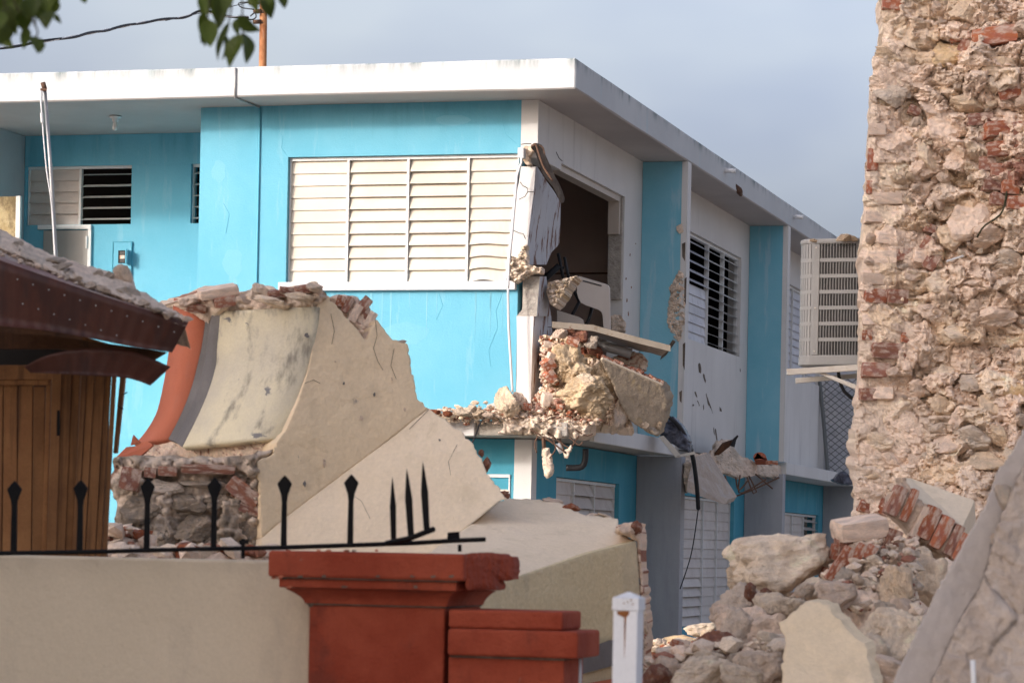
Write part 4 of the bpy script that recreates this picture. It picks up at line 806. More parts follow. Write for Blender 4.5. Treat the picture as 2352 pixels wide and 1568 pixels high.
# ------------------------------------------------------------------ chain-link screen beyond the bracket
CF = empty('chain_link_screen', tuple(P(1920, 1108, 41)), 'chain link mesh panel in a thin frame at the end of the ledge', 'fence')
PL = Plane(1920, 1000, 40.9, (0, -1, 0))
MB().tube([P(1882, 868, 40.8), P(1893, 980, 40.8), P(1903, 1110, 40.8)], .03, 6).obj('frame_post', M['mesh'], CF)
MB().tube([P(1904, 1110, 40.8), P(2010, 1112, 40.8)], .025, 6).obj('frame_rail', M['mesh'], CF)
mb = MB(); stp = 11.5
poly = [(1883, 866), (2010, 866), (2010, 1112), (1904, 1112)]
for sgn in (1, -1):
    for c0 in np.arange(600 if sgn == 1 else 2700, 1400 if sgn == 1 else 3700, stp * 1.35):
        pp = []
        for x in np.arange(1880, 2012, 4.0):
            y = c0 + (x - 1900) * .8 * sgn if sgn == 1 else c0 - (x - 1900) * .8 - 1900
            if inpoly(np.array([x]), np.array([y]), poly)[0]: pp.append(P(x, y, 40.9 + .01 * sgn))
        if len(pp) > 1: mb.tube([pp[0], pp[-1]], .006, 3)
mo = mb.obj('wire_mesh', M['mesh'], CF); mo['kind'] = 'stuff'
tag(relief('crumpled_rag', [(1912, 1100), (1925, 1088), (1938, 1082), (1950, 1090), (1965, 1098), (1962, 1112), (1930, 1110)], 34.5, 3, (0, .25, 0), M['foil'], None, amp=.08, sc=6, seed=5, jag=2), 'dark crumpled rag lying at the foot of the chain link panel', 'rag')
# ------------------------------------------------------------------ rubble and wreckage on the shattered ledge
def Kc(x, y): return 1148.5 + x * .2578, 716.6 + y * .2578
def rk(x, y, Y, w, h, kind, label, name='stone', **k):
    X, Z = Kc(x, y); w, h = w * 1.28, h * 1.25; return rock(X, Z, Y, w * .2578, h * .2578, kind, None, label, k.pop('cat', 'stone'), k.pop('group', None), mat=k.pop('mat', 'sunrub'), name=name, **k)
rk(630, 450, 25.55, 165, 165, 'tan', 'large yellowish limestone boulder, topmost of the two on the broken ledge', sub=4, d=.8)
rk(760, 745, 25.45, 205, 150, 'tan', 'broad yellowish boulder low in the ledge rubble below the other boulder', sub=4, d=.7)
rk(930, 600, 25.75, 110, 120, 'tan', 'rounded limestone lump between the ledge boulders and the tilted plaster slab', sub=4)
rk(830, 870, 25.5, 95, 90, 'tan', 'ochre stone wedged under the broad ledge boulder', sub=3)
rk(760, 600, 25.4, 70, 45, 'pale', 'small pale stone stuck between the two ledge boulders', sub=3)
rk(1080, 910, 25.8, 60, 120, 'dust', 'upright dusty chunk at the foot of the tilted plaster slab', sub=3)
rk(60, 800, 25.45, 90, 118, 'lime', 'single cream stone standing upright at the left of the broken corner pier', sub=4)
rk(175, 800, 25.6, 60, 70, 'pink', 'pinkish stone leaning behind the upright cream stone', sub=3)
for i, (x, y, w, h, k) in enumerate([(530, 190, 60, 42, 'pink'), (620, 172, 42, 40, 'dbrick'), (720, 205, 62, 55, 'dbrick'), (815, 275, 58, 50, 'grey'), (720, 275, 32, 26, 'pale'), (840, 350, 58, 34, 'dbrick'), (880, 365, 30, 45, 'brick')]):
    rk(x, y, 25.65 + .03 * i, w, h, k, ['pinkish stone at the left end of the pile top under the metal sheet', 'dark brick lump second along the top of the ledge pile', 'big brown brick lump at the peak of the ledge pile', 'grey angular stone right of the peak of the ledge pile', 'tiny pale stone in front of the peak of the ledge pile', 'flat brown brick piece above the tilted plaster slab', 'upright red brick end beside the plaster slab corner'][i], sub=3)
for i, (x, y, w, h, k, r_) in enumerate([(650, 262, 58, 34, 'brick', .35), (430, 465, 55, 50, 'brick', -.6), (445, 565, 48, 52, 'brick', -.8), (415, 775, 42, 55, 'pink', .1), (540, 840, 36, 24, 'brick', .1), (515, 800, 30, 26, 'dbrick', -.3), (240, 845, 34, 30, 'brick', .2), (345, 865, 32, 30, 'dbrick', .5), (460, 390, 38, 28, 'pink', .2), (425, 285, 34, 24, 'pink', .1), (560, 300, 26, 26, 'brick', .6), (455, 340, 30, 18, 'brick', .0)]):
    X, Z = Kc(x, y); brick(X, Z, 25.45 + .02 * (i % 4), w * .2578, h * .2578, k, None, ['bright orange brick piece on the upper slope of the ledge pile', 'large orange brick face beside the broken pier, upper of two', 'dark orange brick face beside the broken pier, lower of two', 'pinkish square brick end among small ledge rubble', 'small red brick piece left of the broad boulder', 'brown brick bit above the small red brick piece', 'red brick piece at the left of the ledge rubble', 'brown brick piece under the pinkish square brick end',
          'dusty pink brick bit above the orange brick faces', 'dusty pink brick bit near the top left of the ledge pile', 'thin orange brick shard on the upper slope', 'short orange brick bit beside the broken pier'][i], 'brick', rot=(.3, r_, RR.uniform(-.6, .6)))
rg = np.random.RandomState(3); pts = []; sz = []
for _ in range(620):
    x = rg.uniform(250, 640); t = rg.uniform(0, 1)
    y0 = np.interp(x, [250, 330, 430, 560, 640], [900, 700, 660, 700, 860]); y = y0 + (975 - y0) * t ** .8
    X, Z = Kc(x, y); pts.append(P(X, Z, 25.72 - .22 * t + rg.uniform(-.02, .02))); sz.append(rg.choice([.012, .016, .022, .032], p=[.35, .35, .2, .1]))
for _ in range(320):
    x = rg.uniform(365, 520); y = rg.uniform(210, 640)
    X, Z = Kc(x, y); pts.append(P(X, Z, 25.74 + rg.uniform(-.03, .03))); sz.append(rg.choice([.012, .018, .028]))
for _ in range(500):
    x = rg.uniform(-600, 900); y = rg.uniform(860, 985) if x < 700 else rg.uniform(930, 1000); X, Z = Kc(x, y)
    pts.append(P(X, Z if X > 1120 else Z + 3, 25.5 + rg.uniform(-.04, .12))); sz.append(rg.choice([.01, .014, .02, .03]))
debris('ledge_gravel', pts, sz, ['dust', 'pale', 'pink', 'dbrick', 'lime', 'dust', 'pink', 'brick', 'dust', 'pale'], 'rubble', 'loose mass of small brick and stone crumbs on the broken ledge', 'rubble', seed=4)
pts = []; sz = []
for _ in range(420):
    x = rg.uniform(992, 1190); y = 962 - abs(rg.normal(0, 1)) * 10 * np.interp(x, [992, 1040, 1110, 1190], [.8, 1.1, 1.3, 1.6]); pts.append(P(x, min(y, 961), 25.42 + rg.uniform(0, .3))); sz.append(rg.choice([.012, .018, .026, .04], p=[.3, .35, .25, .1]))
debris('ledge_gravel', pts, sz, ['dust', 'pale', 'pink', 'lime', 'dbrick', 'dust', 'pale'], 'rubble', 'long low drift of stone crumbs along the left part of the ledge', 'rubble', seed=5)
for i, (x, y, w, h, k) in enumerate([(1063, 946, 22, 9, 'pale'), (1100, 948, 17, 9, 'lime'), (1028, 950, 12, 7, 'brick'), (1082, 938, 14, 10, 'pale'), (1000, 946, 12, 6, 'brick'), (1120, 953, 18, 8, 'pink')]):
    rock(x, y, 25.4, w, h, k, None, ['flat pale stone flake tipped on the left ledge drift', 'cream stone right of the flat flake on the ledge', 'small brick stone toward the left end of the ledge drift', 'pale stone behind the flat flake on the ledge', 'orange brick bit at the very left end of the ledge drift', 'pinkish stone below the upright cream stone'][i], 'stone', sub=3, mat='sunrub')
tag(slabpx('plaster_shard', [Kc(-118, 625 + 200), Kc(-30, 640 + 160), Kc(0, 880), Kc(-130, 900)], 25.75, (.02, .02, 0), M['white'], None), 'thin white plaster shard behind the stones on the ledge', 'plaster')
tag(relief('ledge_rubble_core', [Kc(*q) for q in ((385, 260), (520, 185), (760, 200), (880, 330), (950, 480), (1060, 640), (1130, 900), (1190, 1040), (800, 1000), (560, 1005), (270, 965), (330, 730), (385, 640), (372, 450))], lambda x, y: 25.78 + (985 - y) * .0006, 3, (0, .35, -.05), M['sunrub'], None, amp=.07, sc=5, cells=9, cell_amp=.10, pal=[('lime', 3), ('dust', 3), ('pale', 2), ('brick', 1), ('dbrick', 1)], seed=44, jag=3, rim=.06, steps=2, smooth=False), 'packed core of brick and stone rubble heaped on the broken ledge', 'rubble', kind='stuff')
# tilted plaster slab with its brick edge
PS = empty('tilted_plaster_slab', tuple(P(1470, 985, 25.6)), 'thick tilted chunk of plastered wall with orange brick edge on the ledge', 'wall chunk')
pl = Plane(1450, 880, 25.75, (.75, -1, .10))
relief('plaster_face', [Kc(*q) for q in ((895, 425), (1040, 480), (1220, 570), (1440, 655), (1505, 780), (1470, 930), (1412, 1105), (1330, 1080), (1200, 1000), (1120, 915), (1060, 800), (1000, 640), (930, 500))], pl.Y, 2.6, (.06, .28, .05), M['sunrub'], PS, amp=.010, sc=9, pal=[('slab', 1)], seed=41, jag=2, rim=.015, steps=2)
for i in range(9):
    u = (i + .5) / 9; x, y = Kc(905 + 535 * u, 398 + 235 * u + 6 * math.sin(i * 2.4)); brick(x, y, pl.Y(x, y) + .10, 9.5, 4.6 + (i % 3), 'brick', PS, rot=(.2, .41 + .2 * math.sin(i * 3), .2 * math.sin(i)), d=16)
MB().tube([P(*Kc(905 + 535 * u, 415 + 235 * u), pl.Y(*Kc(905 + 535 * u, 415 + 235 * u)) + .02) for u in np.linspace(0, 1, 12)], .016, 5).obj('lime_coat', M['pale'], PS)
for i, (x, y, w, h) in enumerate(((1290, 1010, 40, 34), (1370, 1060, 46, 38), (1420, 1010, 30, 40))): rock(*Kc(x, y), pl.Y(*Kc(x, y)) - .03, w * .2578, h * .2578, ('dust', 'grey', 'lime')[i], PS, sub=3, mat='sunrub')
# metal sheet torn from the window
ms = empty('bent_metal_sheet', tuple(P(1400, 800, 25.5)), 'bent cream metal sheet jutting out of the broken opening', 'metal sheet')
ed = [(1268, 738), (1362, 746), (1450, 770), (1540, 793)]
MB().prism([P(x, y, 25.62 + .0006 * (x - 1270)) for x, y in ed] + [P(x, y + 14, 25.62 + .0006 * (x - 1270)) for x, y in ed[::-1]], (.0, .012, .0)).obj('rim', M['metalsheet'], ms)
v = []; f = []
for i in range(24):
    u = i / 23; x = float(np.interp(u, [0, .35, 1], [1272, 1362, 1536])); y = float(np.interp(x, [1268, 1362, 1450, 1540], [751, 759, 783, 805])); yo = 25.63 + .0006 * (x - 1270)
    dp = (.50 - .25 * max(0, u - .75) / .25) * (1 + .12 * math.sin(i * 4.7)); a = P(x, y, yo); b = a + np.array([-.05, dp, .035 - .07 * u])
    v += [a, b, a + np.array([0, 0, .006]), b + np.array([0, 0, .006])]
for i in range(23):
    b = 4 * i; f += [(b, b + 1, b + 5, b + 4), (b + 2, b + 6, b + 7, b + 3), (b + 1, b + 3, b + 7, b + 5), (b, b + 4, b + 6, b + 2)]
mkobj('sheet', v, f, M['metalsheet'], ms)
tag(relief('crushed_wall_chunk', [(1420, 815), (1445, 805), (1475, 812), (1490, 830), (1486, 850), (1440, 838), (1400, 822)], 26.1, 3, (0, .25, 0), M['rubble'], None, amp=.06, sc=6, pal=[('grey', 2), ('dbrick', 1)], seed=8, jag=2), 'dark crushed chunk between metal sheet and tilted plaster slab', 'wall chunk')
tag(MB().tube([P(1372, 790, 26.0), P(1450, 812, 26.0)], .045, 12).obj('grey_pipe', M['metal'], smooth=True), 'grey pipe stub lying under the bent metal sheet', 'pipe')
# school furniture in the opening
DK = empty('school_desk', tuple(P(1350, 750, 27.0)), 'beige school desk top tipped on edge in the broken opening', 'desk')
def arc(pts): return pts
slabpx('desk_top', [(1325, 637), (1330, 634), (1388, 651), (1396, 655), (1399, 662), (1401, 757), (1386, 752), (1384, 724), (1381, 716), (1374, 711), (1345, 701), (1334, 695), (1328, 684), (1325, 672)], lambda x, y: 26.9 + .003 * (x - 1325), (.012, .03, 0), M['beige'], DK, bevel=.003)
slabpx('pencil_groove', [(1339, 643.5), (1382, 655), (1382, 657.5), (1339, 646)], lambda x, y: 26.892 + .003 * (x - 1325), (0, .004, 0), M['black'], DK)
slabpx('book_tray', [(1279, 712), (1330, 728), (1340, 735), (1343, 752), (1279, 745)], 27.0, (0, .02, 0), M['beige'], DK, bevel=.003)
for pp in ([(1332, 690), (1316, 720), (1308, 752)], [(1360, 705), (1352, 735), (1340, 755)], [(1322, 650), (1318, 668), (1330, 690)]): MB().tube([P(x, y, 27.15) for x, y in pp], .016, 8).obj('leg', M['black'], DK, smooth=True)
CH = empty('overturned_chair', tuple(P(1290, 640, 27.3)), 'overturned black chair frame inside the dark room', 'chair')
for pp, r in (([(1282, 582), (1296, 650)], .014), ([(1296, 590), (1308, 648)], .014), ([(1284, 610), (1258, 634), (1252, 640)], .03), ([(1296, 615), (1286, 614)], .012), ([(1252, 642), (1275, 622)], .02)): MB().tube([P(x, y, 27.3) for x, y in pp], r, 8).obj('leg', M['black'], CH, smooth=True)
tag(relief('rubble_lump', [(1402, 725), (1425, 722), (1436, 738), (1438, 760), (1405, 758)], 28.9, 3, (0, .3, 0), M['rubble'], None, amp=.08, sc=6, pal=[('grey', 2), ('dust', 2)], seed=14, jag=2), 'grey rubble lump at the foot of the right jamb', 'rubble')
# hanging concrete and reinforcement under the ledge
HG = empty('hanging_concrete', tuple(P(1258, 1098, 25.5)), 'long crumb of concrete dangling under the ledge corner', 'concrete')
relief('concrete', [(1246, 1030), (1262, 1028), (1268, 1050), (1272, 1075), (1268, 1092), (1258, 1098), (1250, 1090), (1247, 1065)], 25.45, 2, (0, .09, 0), M['sunrub'], HG, amp=.025, sc=16, pal=[('pale', 2), ('dust', 2)], seed=6, jag=1.5, rim=.03, steps=2)
MB().tube([P(1248, 1000, 25.5), P(1250, 1034, 25.5)], .02, 6).obj('stirrup', M['rebar'], HG)
h2 = tag(relief('concrete_crumb', [(1294, 1035), (1304, 1030), (1312, 1020), (1316, 1028), (1308, 1042), (1304, 1053), (1296, 1050)], 25.45, 2, (0, .07, 0), M['sunrub'], None, amp=.02, sc=16, pal=[('pale', 1), ('dust', 1)], seed=7, jag=1.5, rim=.02), 'small concrete crumb caught on a rebar end', 'concrete')
bars = [[(1218, 985), (1262, 1012), (1300, 1040)], [(1255, 990), (1290, 1018), (1310, 1030)], [(1282, 990), (1290, 1020), (1296, 1036)], [(1330, 1000), (1318, 1018), (1312, 1032)], [(1214, 982), (1232, 996)]]
for i, pp in enumerate(bars): tag(MB().tube(curve([P(x, y, 25.45 + .02 * i) for x, y in pp], 8), .008, 6).obj('rebar', M['rebar'], smooth=True), ['longest rusty bar slanting down right under the ledge corner', 'rusty bar slanting to the concrete crumb', 'short upright rusty bar under the ledge corner', 'rusty bar slanting down left at the ledge break', 'stubby rusty bar at the left of the ledge break'][i], 'rebar')
tag(MB().tube([P(1281, 1018, 25.5), P(1290, 1040, 25.5)], [.03, .022], 10).obj('lamp_holder', M['pvc'], smooth=True), 'white plastic lamp holder dangling under the ledge', 'lamp holder')
bars = [[(1640, 1086), (1655, 1120), (1668, 1142)], [(1665, 1092), (1672, 1118), (1670, 1146)], [(1690, 1096), (1697, 1125), (1720, 1100)], [(1700, 1090), (1700, 1132), (1760, 1100)], [(1720, 1092), (1738, 1130), (1730, 1132), (1716, 1095)], [(1735, 1088), (1775, 1122)], [(1668, 1146), (1720, 1128), (1790, 1096)]]
for i, pp in enumerate(bars): tag(MB().tube(curve([P(x, y, 31.0 + .4 * i) for x, y in pp], 10), .010, 6).obj('rebar', M['rebar'], smooth=True), ['leftmost rusty bar slanting down right below the broken ledge between the piers', 'upright rusty bar second from the left between the piers', 'short V shaped rusty bar between the piers', 'long V shaped rusty bar between the piers', 'narrow hairpin shaped rusty bar between the piers', 'rightmost single rusty bar slanting down right between the piers', 'long low rusty bar rising right across the others between the piers'][i], 'rebar', 'bars hanging between the piers')
# cable, black film, roof tile
wire('black_hose', [(1514, 955, 28.2), (1540, 960, 28.2), (1570, 995, 28.3), (1590, 1045, 28.5), (1600, 1110, 28.8), (1604, 1168, 29.0)], .022, 'thick black hose curving down from the ledge end', None, 30)
wire('hanging_wire', [(1604, 1168, 29.0), (1588, 1270, 29.2), (1562, 1352, 29.2)], .006, 'thin black wire hanging from the end of the hose', None, 20)
wire('ledge_wire', [(1112, 958, 25.4), (1100, 978, 25.38), (1088, 1010, 25.3), (1078, 1024, 25.3)], .006, 'thin dark wire bent over the left ledge edge')
tag(relief('crumpled_black_film', [(1514, 990), (1525, 968), (1545, 955), (1565, 975), (1580, 1005), (1588, 1040), (1560, 1030), (1528, 1010), (1516, 1005)], 28.3, 3, (.05, .3, 0), M['foil'], None, amp=.10, sc=5, seed=25, jag=2, rim=.03), 'crumpled dark plastic film at the right end of the ledge', 'plastic film')
wb = empty('broken_wooden_batten', tuple(P(1545, 1045, 28.1)), 'broken cream painted battens in a V under the black film', 'batten')
slabpx('batten', [(1513, 1002), (1524, 1000), (1562, 1042), (1552, 1050)], 28.1, (0, .05, 0), M['bracket'], wb); slabpx('batten', [(1552, 1051), (1560, 1044), (1596, 1036), (1598, 1042)], 28.15, (0, .05, 0), M['bracket'], wb)
th = []
for i in range(9):
    a = math.pi * i / 8; th.append((1745 + 15 * math.cos(a), 1062 - 12 - 12 * math.sin(a)))
tag(slabpx('roof_tile', th + [(1732, 1055), (1758, 1055)][::-1], 34.0, (.05, .3, -.05), M['redband'], None), 'curved terracotta roof tile on the rubble between the piers', 'tile')
brick(1773, 1062, 34.0, 14, 5, 'brick', None, 'flat red brick beside the terracotta roof tile', 'brick'); 
tag(slabpx('splintered_board', [(1640, 1046, 32), (1660, 1020, 32), (1690, 1010, 32), (1675, 1026, 32), (1652, 1044, 32)], 32, (0, .06, .02), M['wood_dark'], None), 'dark splintered board sticking out of the rubble between the piers', 'board')
tag(MB().tube([P(1682, 1025, 32), P(1688, 1008, 32), P(1695, 1000, 32)], [.03, .02, .012], 6).obj('burnt_stick', M['black']), 'short black stick upright on the rubble between the piers', 'stick')

for i, pp in enumerate([[(1236, 1000), (1228, 1018), (1233, 1040)], [(1268, 1002), (1276, 1030), (1262, 1052)], [(1308, 1004), (1330, 1022), (1338, 1014)], [(1320, 985), (1345, 1000), (1362, 996)]]): tag(MB().tube(curve([P(x, y, 25.42 + .03 * i) for x, y in pp], 8), .006, 6).obj('tie_wire', M['rebar'], smooth=True), ['short curled wire hanging left under the ledge corner', 'curled wire hanging beside the dangling concrete', 'hooked wire at the right of the ledge break', 'wire end poking right from the ledge break'][i], 'wire')
# ------------------------------------------------------------------ wooden shed with collapsed tin roof
SH = empty('wooden_shed', tuple(P(120, 1400, 12.6) * [1, 1, 0]), 'brown plank shed with a sagging red metal roof', 'shed')
PLS = Plane(150, 1050, 12.6, (.05, -1, 0))
edges_t = [-60, -22, 8, 42, 76, 104]
def plank(xa, xb, yt, lean, off, nm='plank', mat='wood', yb=1420):
    def q(x, y): return P(x - lean * (y - yt) / 400, y, PLS.Y(x, y) + off)
    a, b, c, d = q(xa, yt), q(xb, yt), q(xb, yb), q(xa, yb)
    for e in (c, d): e[2] = max(e[2], .02)
    return MB().prism([a, b, c, d], (0, .025, 0)).obj(nm, M[mat], SH, bevel=.003)
for i in range(len(edges_t) - 1): plank(edges_t[i] + 1, edges_t[i + 1] - 1, 880 + (i > 3) * 8, 4, .03)
for i in range(3): plank(-60 + i * 1, -59, 870, 0, .5)
plank(-70, 125, 838, 3, -.005, 'rail', yb=872); plank(-70, 112, 872, 3, .005, 'rail', yb=884)
for (a, b, o) in ((106, 118, 0.02), (119, 142, -.02), (143, 166, .0), (167, 186, .015), (187, 200, -.01), (201, 218, .0), (219, 242, .008), (243, 256, .02), (257, 268, .01)): plank(a + .6, b - .6, 845, 22 if a > 180 else 10 + (a - 106) * .15, o)
slabpx('hinge', [(131, 942), (137, 942), (137, 1000), (130, 1000)], 12.48, (0, .01, 0), M['iron'], SH)
MB().prism([P(-60, 700, 13.4), P(250, 790, 13.4), P(245, 1300, 13.4), P(-60, 1300, 13.4)], (0, .03, 0)).obj('back_wall', M['wood_dark'], SH)
slabpx('corner_post', [(276, 862), (287, 864), (268, 1040), (260, 1040)], 13.1, (0, .05, 0), M['wood'], SH)
for i, (x, y) in enumerate(((285, 905), (276, 935))): MB().tube([P(x - 2, y, 13.05), P(x + 7, y - 4 + 8 * i, 13.03)], .003, 5).obj('nail', M['iron'], SH)
# roof sheet: fascia with a corrugated lower half, dusty top
def fasc(name, top, bot, Y0, mat, wav=.003, per=16, back=(0, .006, 0)):
    n = 90; a = curve([P(*p) for p in top], n); b = curve([P(*p) for p in bot], n); v = []; f = []; m = 6
    for i in range(n):
        for j in range(m + 1):
            u = j / m; p = a[i] * (1 - u) + b[i] * u; p = p + np.array([0, -wav * math.sin(i / n * 2 * math.pi * per) * min(1, u * 3), 0]); v.append(p)
    nv = len(v); v += [p + np.array(back) for p in v]
    for i in range(n - 1):
        for j in range(m):
            q = i * (m + 1) + j; t = (q, q + 1, q + m + 2, q + m + 1); f += [t, tuple(nv + z for z in t[::-1])]
    for i in range(n - 1):
        for j in (0, m): q = i * (m + 1) + j; f.append((q, q + m + 1, nv + q + m + 1, nv + q))
    for j in range(m):
        for i in (0, n - 1): q = i * (m + 1) + j; f.append((q, q + 1, nv + q + 1, nv + q))
    return mkobj(name, v, f, M[mat], SH, smooth=True)
fasc('roof_edge_sheet', [(-60, 578, 11.9), (0, 598, 11.9), (150, 650, 11.95), (300, 700, 12.0), (432, 741, 12.05)], [(-60, 738, 11.95), (0, 748, 11.95), (100, 758, 12.0), (200, 775, 12.02), (300, 795, 12.05), (395, 809, 12.1)], 12, 'tin')
for i in range(11):
    for j in range(2):
        x = 40 + i * 36 + j * 12; y = 628 + (x) * .335 + j * 52 + 20 * 0
        if y < 600 + x * .15 + 130: MB().tube([P(x, y, 11.90), P(x, y, 11.893)], .0032, 6).obj('roof_screw', M['metal'], SH)
tp = [(-60, 577, 11.905), (0, 597, 11.905), (150, 649, 11.955), (300, 699, 12.005), (432, 740, 12.055)]; tq = [(-60, 505, 13.2), (0, 538, 13.2), (120, 600, 13.0), (240, 655, 12.8), (432, 738, 12.2)]
o = loft('roof_top_sheet', [[P(*p) for p in tp], [P(*p) for p in tq]], M['tin_top'], SH, n=30); o.modifiers.new('s', 'SOLIDIFY').thickness = .02
fasc('torn_flap', [(55, 842, 12.1), (110, 815, 12.1), (200, 800, 12.12), (300, 806, 12.15), (392, 842, 12.2)], [(70, 856, 12.15), (130, 858, 12.15), (200, 862, 12.15), (290, 868, 12.2), (345, 885, 12.25)], 12, 'tin', .004, 9)
slabpx('rafter', [(-60, 760, 12.4), (110, 770, 12.4), (330, 800, 12.35), (380, 808, 12.35), (350, 826, 12.35), (200, 800, 12.4), (-60, 800, 12.4)], 12.4, (0, .06, 0), M['wood_dark'], SH)
slabpx('rafter', [(190, 772, 12.5), (290, 800, 12.5), (286, 818, 12.5), (188, 790, 12.5)], 12.5, (0, .05, 0), M['wood'], SH)
slabpx('void_dark_sheet', [(-60, 790, 12.75), (250, 810, 12.75), (250, 850, 12.72), (-60, 838, 12.72)], 12.7, (0, .03, 0), M['dark'], SH)  # near-black sheet stands in for the unlit space under the roof
# rubble lying on the roof
drift = [(-40, 508), (20, 536), (60, 556), (110, 580), (160, 598), (200, 612), (222, 616), (246, 622), (262, 634), (272, 622), (300, 620), (306, 640), (312, 662), (345, 680), (390, 708), (428, 738), (395, 726), (340, 706), (260, 676), (190, 650), (110, 618), (40, 584), (-40, 552)]
tag(relief('roof_rubble_drift', drift, lambda x, y: float(np.interp(y - (600 + x * .333), [-75, 0], [12.75, 11.93])), 4, (0, .3, -.10), M['rubble'], None, amp=.05, sc=6, cells=9, cell_amp=.07, pal=[('dust', 5), ('grey', 2), ('pink', 1)], seed=95, jag=3, rim=.03), 'drift of dusty rubble lying along the shed roof', 'rubble', kind='stuff')
def roofY(x, y): return float(np.interp(y - (598 + x * .333), [-70, 0], [12.7, 11.95]))
for i, (x, y, w, h, k, lb) in enumerate([(288, 640, 26, 30, 'dust', 'largest dusty stone perched on the shed roof edge'), (250, 634, 14, 12, 'grey', 'stone left of the largest one on the shed roof'), (226, 628, 13, 8, 'dust', 'small flat stone upslope on the shed roof'), (295, 672, 32, 14, 'grey', 'grey flat stone under the largest one on the shed roof'), (128, 598, 26, 8, 'grey', 'grey slate like flake half way up the shed roof'), (140, 612, 30, 7, 'grey', 'long grey flake lying downslope on the shed roof'),
        (40, 560, 16, 7, 'grey', 'grey stone high on the left of the shed roof'), (210, 655, 16, 9, 'dust', 'dusty stone in the middle of the shed roof'), (238, 665, 18, 10, 'dust', 'dusty stone below the middle of the shed roof'), (330, 695, 16, 8, 'dust', 'dusty stone right of the largest on the roof slope'), (365, 712, 18, 7, 'grey', 'long stone toward the right tip of the shed roof'), (180, 640, 12, 7, 'dust', 'little dusty stone left of the middle of the shed roof'), (392, 722, 12, 5, 'dust', 'small stone nearest the right tip of the shed roof')]):
    rock(x, y, roofY(x, y) - .02, w, h, k, None, lb, 'stone', sub=3, rot=(.2, -.2 if h < 10 else .1, RR.uniform(0, 1)), mat='rubble')
pts = []; sz = []
for _ in range(900):
    x = rg.uniform(-20, 425); u = rg.beta(1.2, 1.6); p0 = curve([P(*p) for p in tp], 30); i = (x + 60) / 492 * 29
    a = np.array([np.interp(i, range(30), p0[:, c]) for c in range(3)]); q0 = curve([P(*p) for p in tq], 30); b = np.array([np.interp(i, range(30), q0[:, c]) for c in range(3)])
    u = .10 + .9 * (1 - u); pts.append(a * (1 - u) + b * u + np.array([0, 0, .008])); sz.append(rg.choice([.006, .01, .015, .024], p=[.4, .33, .2, .07]))
debris('roof_grit', pts, sz, ['dust', 'grey', 'dust', 'pink'], 'rubble', 'grey dust and grit lying thick on the shed roof', 'rubble', seed=8)

# ------------------------------------------------------------------ toppled vault fragment
VF = empty('vault_fragment', tuple(P(640, 1330, 16.2) * [1, 1, 0] + [0, 0, .6]), 'huge toppled arch fragment with tan wall face and terracotta rim', 'wall fragment')
FP = Plane(726, 707, 16.0, (.26, -1, .10))
NB = np.array([-.40, 1, -.06]); NB /= np.linalg.norm(NB)
face = [(726, 707), (738, 690), (751, 678), (775, 707), (804, 740), (841, 781), (850, 760), (865, 733), (882, 755), (902, 781), (935, 789), (940, 820), (945, 850), (958, 916), (985, 937), (880, 1020), (760, 1110), (660, 1185), (600, 1236), (598, 1150), (590, 1060), (625, 1045), (640, 1009), (656, 990), (685, 920), (707, 855), (722, 768)]
def ragged(pts, spans, amp, seed):
    r = random.Random(seed); o_ = []
    for i, a in enumerate(pts):
        b = pts[(i + 1) % len(pts)]; o_.append(a)
        if i in spans:
            m_ = max(2, int(math.hypot(b[0] - a[0], b[1] - a[1]) / 7))
            for j in range(1, m_): o_.append((a[0] + (b[0] - a[0]) * j / m_ + r.uniform(-amp, amp), a[1] + (b[1] - a[1]) * j / m_ + r.uniform(-amp, amp)))
    return o_
face_s = face; face = ragged(face, list(range(0, 14)) + [19, 20, 21, 22], 3.2, 3)
relief('tan_face', face, FP.Y, 3.5, NB * 1.0, [M['tan']], VF, amp=.012, sc=3, seed=51, jag=0, rim=.0, steps=1)
relief('body_fill', [(x + (8 if x < 700 else -8), y + 8) for x, y in face_s], lambda x, y: FP.Y(x, y) + .03, 12, NB * 1.25, M['mortar'], VF, amp=.0, sc=3, seed=52)
low = [(985, 937), (1050, 985), (1088, 1020), (1108, 1060), (1128, 1100), (1150, 1130), (1168, 1144), (1148, 1150), (1092, 1196), (1000, 1262), (960, 1330), (615, 1330), (600, 1236), (660, 1185), (760, 1110), (880, 1020)]
def lowY(x, y):
    # distance below the crease, in picture units, tips the lower face toward the yard
    cy = 1236 + (x - 600) * (937 - 1236) / 385
    return FP.Y(x, y) - .0016 * max(0, y - cy) * 1.0
low = ragged(low, list(range(0, 7)), 3.5, 5)
relief('pale_lower_face', low, lowY, 3.5, NB * .8, M['pale'], VF, amp=.014, sc=3, seed=53, jag=0, steps=1)
cs = {}
cs['ro'] = [(406, 686, 17.0), (400, 750, 17.0), (394, 809, 17.0), (383, 879, 17.0), (365, 953, 17.0), (332, 1006, 16.9), (312, 1024, 16.9)]
cs['ri'] = [(476, 742, 16.72), (470, 785, 16.72), (463, 818, 16.72), (447, 887, 16.72), (422, 953, 16.7), (392, 1012, 16.66)]
cs['gm'] = [(490, 722, 16.70), (484, 770, 16.70), (477, 820, 16.70), (464, 885, 16.68), (440, 952, 16.66), (404, 1016, 16.62)]
cs['gm2'] = [(494, 722, 16.62), (488, 770, 16.62), (482, 820, 16.62), (470, 885, 16.6), (447, 952, 16.58), (412, 1020, 16.54)]
cs['gi'] = [(512, 716, 16.58), (508, 760, 16.58), (502, 820, 16.58), (496, 871, 16.56), (459, 960, 16.5), (424, 1030, 16.44)]
cs['n'] = [(728, 705, 15.98), (724, 768, 15.98), (708, 855, 15.98), (686, 920, 15.98), (657, 990, 15.98), (641, 1010, 15.98)]
